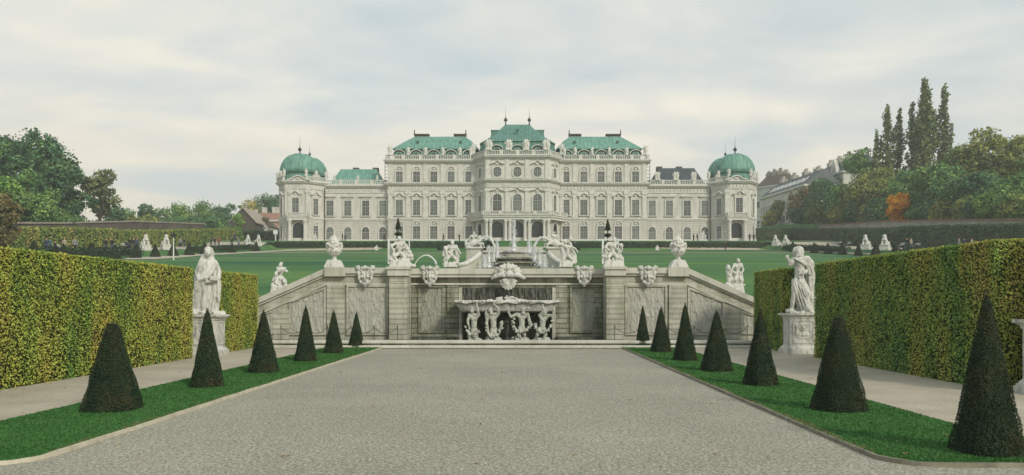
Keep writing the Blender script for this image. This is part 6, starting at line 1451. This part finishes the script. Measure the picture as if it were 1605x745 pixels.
def arc_jet(pts, d, r, label, seed):
    P = [Vector((X(px, d), d, Z(py, d))) for px, py in pts]; rr = random.Random(seed); m = MB(); n = 28; Q = []
    for i in range(n+1):
        t = i/n*(len(P)-1); k = min(int(t), len(P)-2); u = t-k; p0 = P[max(k-1, 0)]; p1 = P[k]; p2 = P[k+1]; p3 = P[min(k+2, len(P)-1)]
        Q.append(.5*((2*p1)+(p2-p0)*u+(2*p0-5*p1+4*p2-p3)*u*u+(3*p1-p0-3*p2+p3)*u**3))
    m.tube(Q, [r*(.7+.9*i/n)*rr.uniform(.8, 1.2) for i in range(n+1)], 6)
    for q in Q[n//2:]:
        for _ in range(4): s_ = r*rr.uniform(.3, .8); m.ell(q+Vector([rr.uniform(-2, 2)*r for _ in range(3)]), (s_, s_, s_), n=6)
    o = m.build('water_arc', M['jet'], None, True, tuple(P[0])); tag(o, label, 'water jet', 'arching spouts')
arc_jet([(752.5, 378), (757, 372), (763, 371), (770, 376), (776, 388)], 58.5, .05, 'thin arc of water from the left sea horse into the basin', 1)
arc_jet([(859.5, 376), (854, 372.5), (847, 373), (841, 379), (836.5, 389)], 58.5, .05, 'thin arc of water from the right sea horse into the basin', 2)
arc_jet([(649, 417), (655, 407), (665, 400.5), (674, 402), (680, 407), (684, 414)], 31.3, .022, 'thin arc of water beside the family group above the left mask', 3)
# topiary trees and white metal frames behind the wall groups
for px, pt, lab, lab2 in ((624, 342, 'dark clipped tree, cone over disc, rising behind the left marble group', 'thin white metal frame standing behind the left marble group'), (952.5, 344, 'dark clipped tree, cone over disc, rising behind the right marble group', 'thin white metal frame standing behind the right marble group')):
    d = 62; x = X(px, d); z0 = gz(x, d); k = d/FPX; root = thing('topiary_tree', lab, 'topiary', (x, d, z0), 'clipped trees by the fountain'); zt_ = Z(pt, d)-z0
    tk = MB().tube([(0, 0, -.1), (0, 0, zt_-.8)], .05, 6); link('trunk', tk.mesh('trunk', M['bark']), root)
    P, Q = [], []
    for i in range(2600):
        t = rng.random(); a = rng.uniform(0, 6.28)
        if i < 1500: r_ = (4.4*k)*(1-t)**.9*1.0; P.append((r_*math.cos(a), r_*math.sin(a), zt_-(17*k)*(1-t)))
        elif i < 2100: v = rng.normal(0, 1, 3); v /= np.linalg.norm(v); P.append(tuple(v*np.array([5.2, 5.2, 2.6])*k+np.array([0, 0, zt_-25*k])))
        else: v = rng.normal(0, 1, 3); v /= np.linalg.norm(v); P.append(tuple(v*np.array([6, 6, 6])*k+np.array([0, 0, .4])))
        Q.append((math.cos(a), math.sin(a), .3))
    core = MB().lathe([(4.1*k, zt_-17*k), (.01, zt_-1*k)], n=12); core.ell((0, 0, zt_-25*k), (4.6*k, 4.6*k, 2.2*k)); core.ell((0, 0, .4), (5.4*k,)*3)
    link('foliage', leaf_mesh('foliage', P, Q, .09, (M['yew'], M['yew_core']), tilt=.8, core=core), root)
    d = 56.5; fx = 609.5 if px < 800 else 945; fr = thing('metal_frame', lab2, 'frame', (X(fx, d), d, gz(X(fx, d), d)), 'white frames by the fountain'); H = Z(376.5, d)-gz(X(fx, d), d); w_ = 32*d/FPX if px < 800 else 24*d/FPX
    link('post', MB().box(-.075, .075, -.05, .05, -.1, H).mesh('post', M['white_metal']), fr); link('post', MB().box(w_-.04, w_+.04, -.04, .04, -.1, H).mesh('post', M['white_metal']), fr); link('crossbar', MB().box(-.12, w_+.1, -.045, .045, H+.002, H+.09).mesh('crossbar', M['white_metal']), fr)

# ------------------------------------------------------------------ sphinxes
def sphinx_mesh():
    m = MB(); m.box(-.55, .55, -.9, .9, 0, .75); m.box(-.62, .62, -.97, .97, .72, .85)
    m.limb([(0, .55, 1.15), (0, 0, 1.35), (0, -.35, 1.75)], [.38, .36, .30]); m.ell((0, -.42, 2.05), (.22, .22, .28)); m.ell((0, -.32, 2.12), (.27, .25, .30)); m.cap((0, -.6, 2.05), (0, -.64, 1.98), .03, .045)
    for q in (-1, 1):
        m.limb([(q*.22, -.4, 1.6), (q*.24, -.55, 1.1), (q*.24, -.6, .92), (q*.24, -.85, .92)], [.15, .12, .11, .10]); m.limb([(q*.3, .55, 1.1), (q*.38, .2, 1.2), (q*.36, .1, .92), (q*.36, -.2, .92)], [.26, .2, .12, .1]); m.ell((q*.12, -.62, 1.6), (.12, .12, .12))
    m.limb([(0, .8, 1.0), (.3, .95, 1.2), (.15, .9, 1.6)], [.07, .06, .05])
    return remeshed(m, 'sphinx', M['marble_white'], .05, 1, .015, 5)
sx = sphinx_mesh()
for px, d, lab in ((228, 116, 'white seated sphinx on the left promenade, nearer one of its pair'), (260, 123, 'white seated sphinx on the left promenade, farther one of its pair'), (388, 163, 'white sphinx at the left steps near the palace, left one'), (404.5, 169, 'white sphinx at the left steps near the palace, right one'),
                   (1216, 171, 'white sphinx near the right corner pavilion, left one'), (1232, 164, 'white sphinx near the right corner pavilion, right one'), (1357, 126, 'white seated sphinx on the right promenade, left one of its pair'), (1387, 119.5, 'white seated sphinx on the right promenade, right one of its pair')):
    x = X(px, d); o = link('sphinx', sx, None, (x, d, gz(x, d)-.05), (0, 0, R(35) if px < 800 else R(-35))); tag(o, lab, 'statue', 'sphinxes'); o.scale = (1.15, 1.15, 1.05)
def lump_statue(px, py, d, hpx, label, seed):
    m = MB(); h = hpx*d/FPX; rr = random.Random(seed); m.box(-h*.35, h*.35, -.3, .3, 0, h*.28); m.limb([(-h*.1, 0, h*.3), (0, 0, h*.55), (h*.05, 0, h*.75)], [h*.16, h*.15, h*.13]); m.ell((h*.08, -.05, h*.9), (h*.1,)*3)
    for q in (-1, 1): m.limb([(q*h*.1, -.05, h*.68), (q*h*.3, -.1, h*.55), (q*h*.25, -.15, h*.4)], [h*.07, h*.055, h*.04]); m.limb([(0, 0, h*.4), (q*h*.22, -.15, h*.42), (q*h*.25, -.15, h*.3)], [h*.1, h*.08, h*.05])
    x = X(px, d); tag(link('small_sculpture', remeshed(m, 'small_sculpture', M['marble_white'], .05, 1), None, (x, d, gz(x, d)-.05)), label, 'sculpture')
lump_statue(1101, 379, 177.5, 17, 'small white seated sculpture before the right palace wing', 1); lump_statue(493, 382, 177.5, 13, 'small white sculpture beside the left pavilion door', 2)
lump_statue(1030, 388, 168, 9, 'low white sculpture on the lawn, right of the right urn side', 3); lump_statue(590, 388, 168, 9, 'low white sculpture on the lawn before the left palace wing', 4)

# ------------------------------------------------------------------ people
def person_mesh(pose):
    m = MB()
    if pose == 'sit':
        for q in (-1, 1): m.limb([(q*.10, 0, .50), (q*.12, -.42, .52), (q*.12, -.42, .08), (q*.12, -.56, .05)], [.10, .08, .055, .045]); m.limb([(q*.2, 0, .98), (q*.25, -.08, .72), (q*.15, -.3, .62)], [.065, .05, .04])
        m.limb([(0, 0, .5), (0, .02, .75), (0, 0, .95)], [.16, .15, .17]); m.cap((0, 0, 1.02), (0, -.01, 1.12), .06); m.ell((0, -.02, 1.22), (.085, .10, .12), n=12)
        zl, zh = .56, 1.08
    else:
        st = .22 if pose == 'walk' else .03
        for q in (-1, 1): m.limb([(q*.09, 0, .88), (q*.1, -q*st*.6, .48), (q*.1, -q*st+.04, .07), (q*.11, -q*st-.12, .04)], [.10, .075, .05, .04]); m.limb([(q*.2, 0, 1.4), (q*.26, q*st*.5, 1.12), (q*.25, q*st*.7-.1, .88)], [.065, .05, .04]); m.ell((q*.25, q*st*.7-.11, .82), (.03, .04, .06))
        m.limb([(0, 0, .9), (0, 0, 1.12), (0, 0, 1.36)], [.15, .14, .165]); m.cap((-.15, 0, 1.40), (.15, 0, 1.40), .075, .075); m.cap((0, 0, 1.44), (0, -.01, 1.54), .055); m.ell((0, -.02, 1.64), (.08, .098, .12), n=12)
        zl, zh = .88, 1.47
    m.cap((0, m and -.11, (1.2 if pose == 'sit' else 1.64)), (0, -.125, (1.18 if pose == 'sit' else 1.61)), .014, .018)
    me = remeshed(m, 'body', M['cloth_black'], .028, 1); me.materials.clear()
    for k in ('denim', 'black'): me.materials.append(M['cloth_'+k])
    me.materials.append(M['skin'])
    for p in me.polygons: z = p.center.z; y = p.center.y; p.material_index = 2 if z > zh or (pose != 'sit' and z < .86 and abs(p.center.x) > .2) else (1 if z > zl or (pose == 'sit' and z > zl) else 0)
    h = MB(); c = (0, .02, (1.26 if pose == 'sit' else 1.68)); h.ell(c, (.09, .10, .10), n=12)
    return me, h.mesh('hair', M['hair'], smooth=True)
PM = {k: person_mesh(k) for k in ('stand', 'walk', 'sit')}
def person(px, py, pose, top, label, legs='denim', d=None, rz=0.0, zoff=0.0, k=1.0):
    x, d = hit(px, py) if d is None else (X(px, d), d)
    root = thing('person', label, 'person', (x, d, gz(x, d)+.06+zoff), 'people on the promenades', rz); root.scale = (1.12*k, 1.12*k, 1.06*k)
    me = PM[pose][0].copy(); me.materials[0] = M['cloth_'+legs]; me.materials[1] = M['cloth_'+top]; link('body', me, root); link('hair', PM[pose][1], root)
def xd(x, px): return x*FPX/(px-VX)      # depth at which photo column px meets the plane X=x
def bench(px, x, label, rz):
    d = xd(x, px); root = thing('bench', label, 'bench', (x, d, gz(x, d)+.04), 'promenade benches', rz)
    s_ = MB()
    for q in (-.2, 0, .2): s_.box(-.95, .95, q-.08, q+.08, .42, .46)
    link('seat', s_.mesh('seat', M['white_metal']), root); b = MB()
    for z in (.6, .78): b.box(-.95, .95, .3, .34, z, z+.13)
    link('backrest', b.mesh('backrest', M['white_metal']), root)
    for q in (-.75, .75): link('leg', MB().box(q-.04, q+.04, -.25, .32, -.05, .42).box(q-.04, q+.04, .26, .3, .42, .9).mesh('leg', M['iron']), root)
    return root
for i, (px, lab) in enumerate(((92, 'white bench on the left promenade nearest the frame edge'), (181, 'white bench behind the dark-clad couple on the left promenade'), (197, 'white bench crowded with sitters on the left promenade'))): bench(px, -70.6, lab, R(90))
for i, (px, lab) in enumerate(((1315, 'white bench on the right promenade, farthest from the camera'), (1329, 'white bench on the right promenade, second farthest'), (1412, 'white bench left of the standing couple on the right promenade'), (1436, 'white bench right of the standing couple on the right promenade'))): bench(px, 71.5, lab, R(-90))
P_ = [(73, -64, 'walk', 'navy', 'person in navy walking at the far left, left one of a close pair'), (79, -64, 'walk', 'teal', 'person in dark teal, right one of the close far-left pair'), (86, -69.8, 'sit', 'black', 'person in black sitting on the leftmost bench'),
      (101, -66, 'stand', 'beige', 'person in light beige standing by the leftmost bench'), (117.5, -60.5, 'walk', 'grey', 'person in grey top walking alone on the left promenade'), (166, -58.6, 'stand', 'black', 'person in black, left one of the pair between small yew cones'),
      (175.5, -58.6, 'stand', 'black', 'person in black, right one of the pair between small yew cones'), (198, -69.9, 'sit', 'navy', 'person in navy sitting left of the near left sphinx'), (204, -68, 'walk', 'black', 'person in black walking behind the seated people at left'),
      (210, -63, 'stand', 'black', 'taller person in black just left of the near left sphinx'), (215, -64, 'stand', 'denim', 'person in blue touching the near left sphinx silhouette'), (283, -66, 'walk', 'grey', 'person in grey bending beside a pram-like bag at left centre'),
      (289, -64, 'stand', 'black', 'person in black standing alone right of the lamp pole'), (331, -66, 'walk', 'navy', 'person in navy behind the veiled statue, on the left'), (337, -66, 'stand', 'black', 'person in black behind the veiled statue, in the middle'),
      (343, -67, 'stand', 'red', 'person in red top behind the veiled statue, on the right'), (363, -64, 'walk', 'black', 'person in black, left one of the group before the steps'), (368, -66, 'stand', 'navy', 'person in navy in the middle of the group before the steps'),
      (374, -62, 'walk', 'grey', 'person in grey, right one of the group before the steps'), (1087, 49, 'stand', 'black', 'person in black left of the small sculpture before the right wing'),
      (1421, 66, 'stand', 'black', 'person in black standing between two benches at right'), (1428, 66.5, 'stand', 'beige', 'person in beige standing between two benches at right'), (1503, 68.5, 'stand', 'grey', 'person in grey, left one of three above the right hedge'),
      (1511, 68.8, 'stand', 'navy', 'person in navy, middle one of three above the right hedge'), (1523, 69, 'stand', 'beige', 'person in beige, right one of three above the right hedge')]
for i, (px, x, pose, top, lab) in enumerate(P_):
    if pose == 'sit': person(px, 0, pose, top, lab, 'black', xd(-70.6, px), R(90), -.02)
    else: person(px, 0, pose, top, lab, ('denim', 'black', 'navy')[i % 3], (xd(x, px) if abs(x) > 52 else 178), random.uniform(-2, 2))
for px, d, pose, top, lab in ((1137, 163, 'stand', 'black', 'person in black standing on the lawn path before the right pavilion'), (1175, 178, 'stand', 'black', 'person in black by the right pavilion door, left one'), (1181.5, 178, 'stand', 'black', 'person in black by the right pavilion door, right one'),
                              (695, 178, 'walk', 'navy', 'person in navy leaning forward below the left palace windows'), (720, 178, 'stand', 'black', 'person in black near the left side of the central pavilion'), (537, 178, 'stand', 'black', 'person in black right of the left urn'),
                              (541, 178.5, 'walk', 'navy', 'person in navy, rightmost of two beyond the left urn'), (602, 178, 'walk', 'black', 'person in black left of the left clipped tree'), (828, 172, 'stand', 'grey', 'person in grey behind the rear right jet'), (902, 170, 'stand', 'teal', 'person in dark teal on the lawn right of the right sea horse'),
                              (1093, 178, 'stand', 'navy', 'person in navy touching the small sculpture before the right wing')):
    person(px, 0, pose, top, lab, 'black', d, random.uniform(-2, 2))
# sign board, lamp posts
d = 176; root = thing('sign', 'white sign board on a post beside the left corner pavilion', 'sign', (X(432, d), d, gz(X(432, d), d)))
link('post', MB().box(-.12, .12, -.06, .06, -.1, 2.0).mesh('post', M['white_metal']), root); link('board', MB().box(-.5, .5, -.12, -.062, 1.5, 2.5).mesh('board', M['white_metal']), root)
def lamp(px, ptop, d, label, z=None, arms=True):
    x = X(px, d); z0 = gz(x, d); H = Z(ptop, d)-z0; root = thing('street_lamp', label, 'street lamp', (x, d, z0), None)
    link('pole', MB().lathe([(.09, -.1), (.07, 1), (.055, H-.5)], n=8).mesh('pole', M['white_metal']), root)
    if arms:
        for q in (-1, 1): link('floodlight', MB().box(q*.22-.1, q*.22+.1, -.1, .1, H-.5, H-.25).box(q*.12-.12, q*.12+.12, -.04, .04, H-.7, H-.62).mesh('floodlight', M['iron']), root)
        link('lantern', MB().lathe([(.1, H-.6), (.16, H-.3), (.05, H)], n=8).mesh('lantern', M['iron']), root)
    else: link('crossarm', MB().box(-.55, .55, -.06, .06, H-.6, H-.42).lathe([(.06, H-.5), (.05, H)], n=6).mesh('crossarm', M['white_metal']), root)
lamp(272, 364, 88, 'slim pole with dark floodlights on the left lawn, right of the sphinxes'); lamp(134, 312, 151, 'pale cross-topped lamp post before the left trees', arms=False)
# round clipped bushes seen through the arching spouts
for px, s_, lab in ((765.5, -1, 'round dark bush seen under the left arching spout'), (690, 0, 'small dark bush on the parterre left of the fountain'), (905, 0, 'small dark bush on the parterre right of the fountain')):
    d = 150 if s_ else 168; r_ = 1.35 if s_ else .7; x = X(px, d); v = rng.normal(0, 1, (900, 3)); v /= np.linalg.norm(v, axis=1)[:, None]
    tag(link('round_bush', leaf_mesh('round_bush', v*r_+np.array([0, 0, r_*.8]), v, .22, (M['box_hedge'], M['yew_core']), core=MB().ell((0, 0, r_*.8), r_*.92)), None, (x, d, gz(x, d))), lab, 'bush')
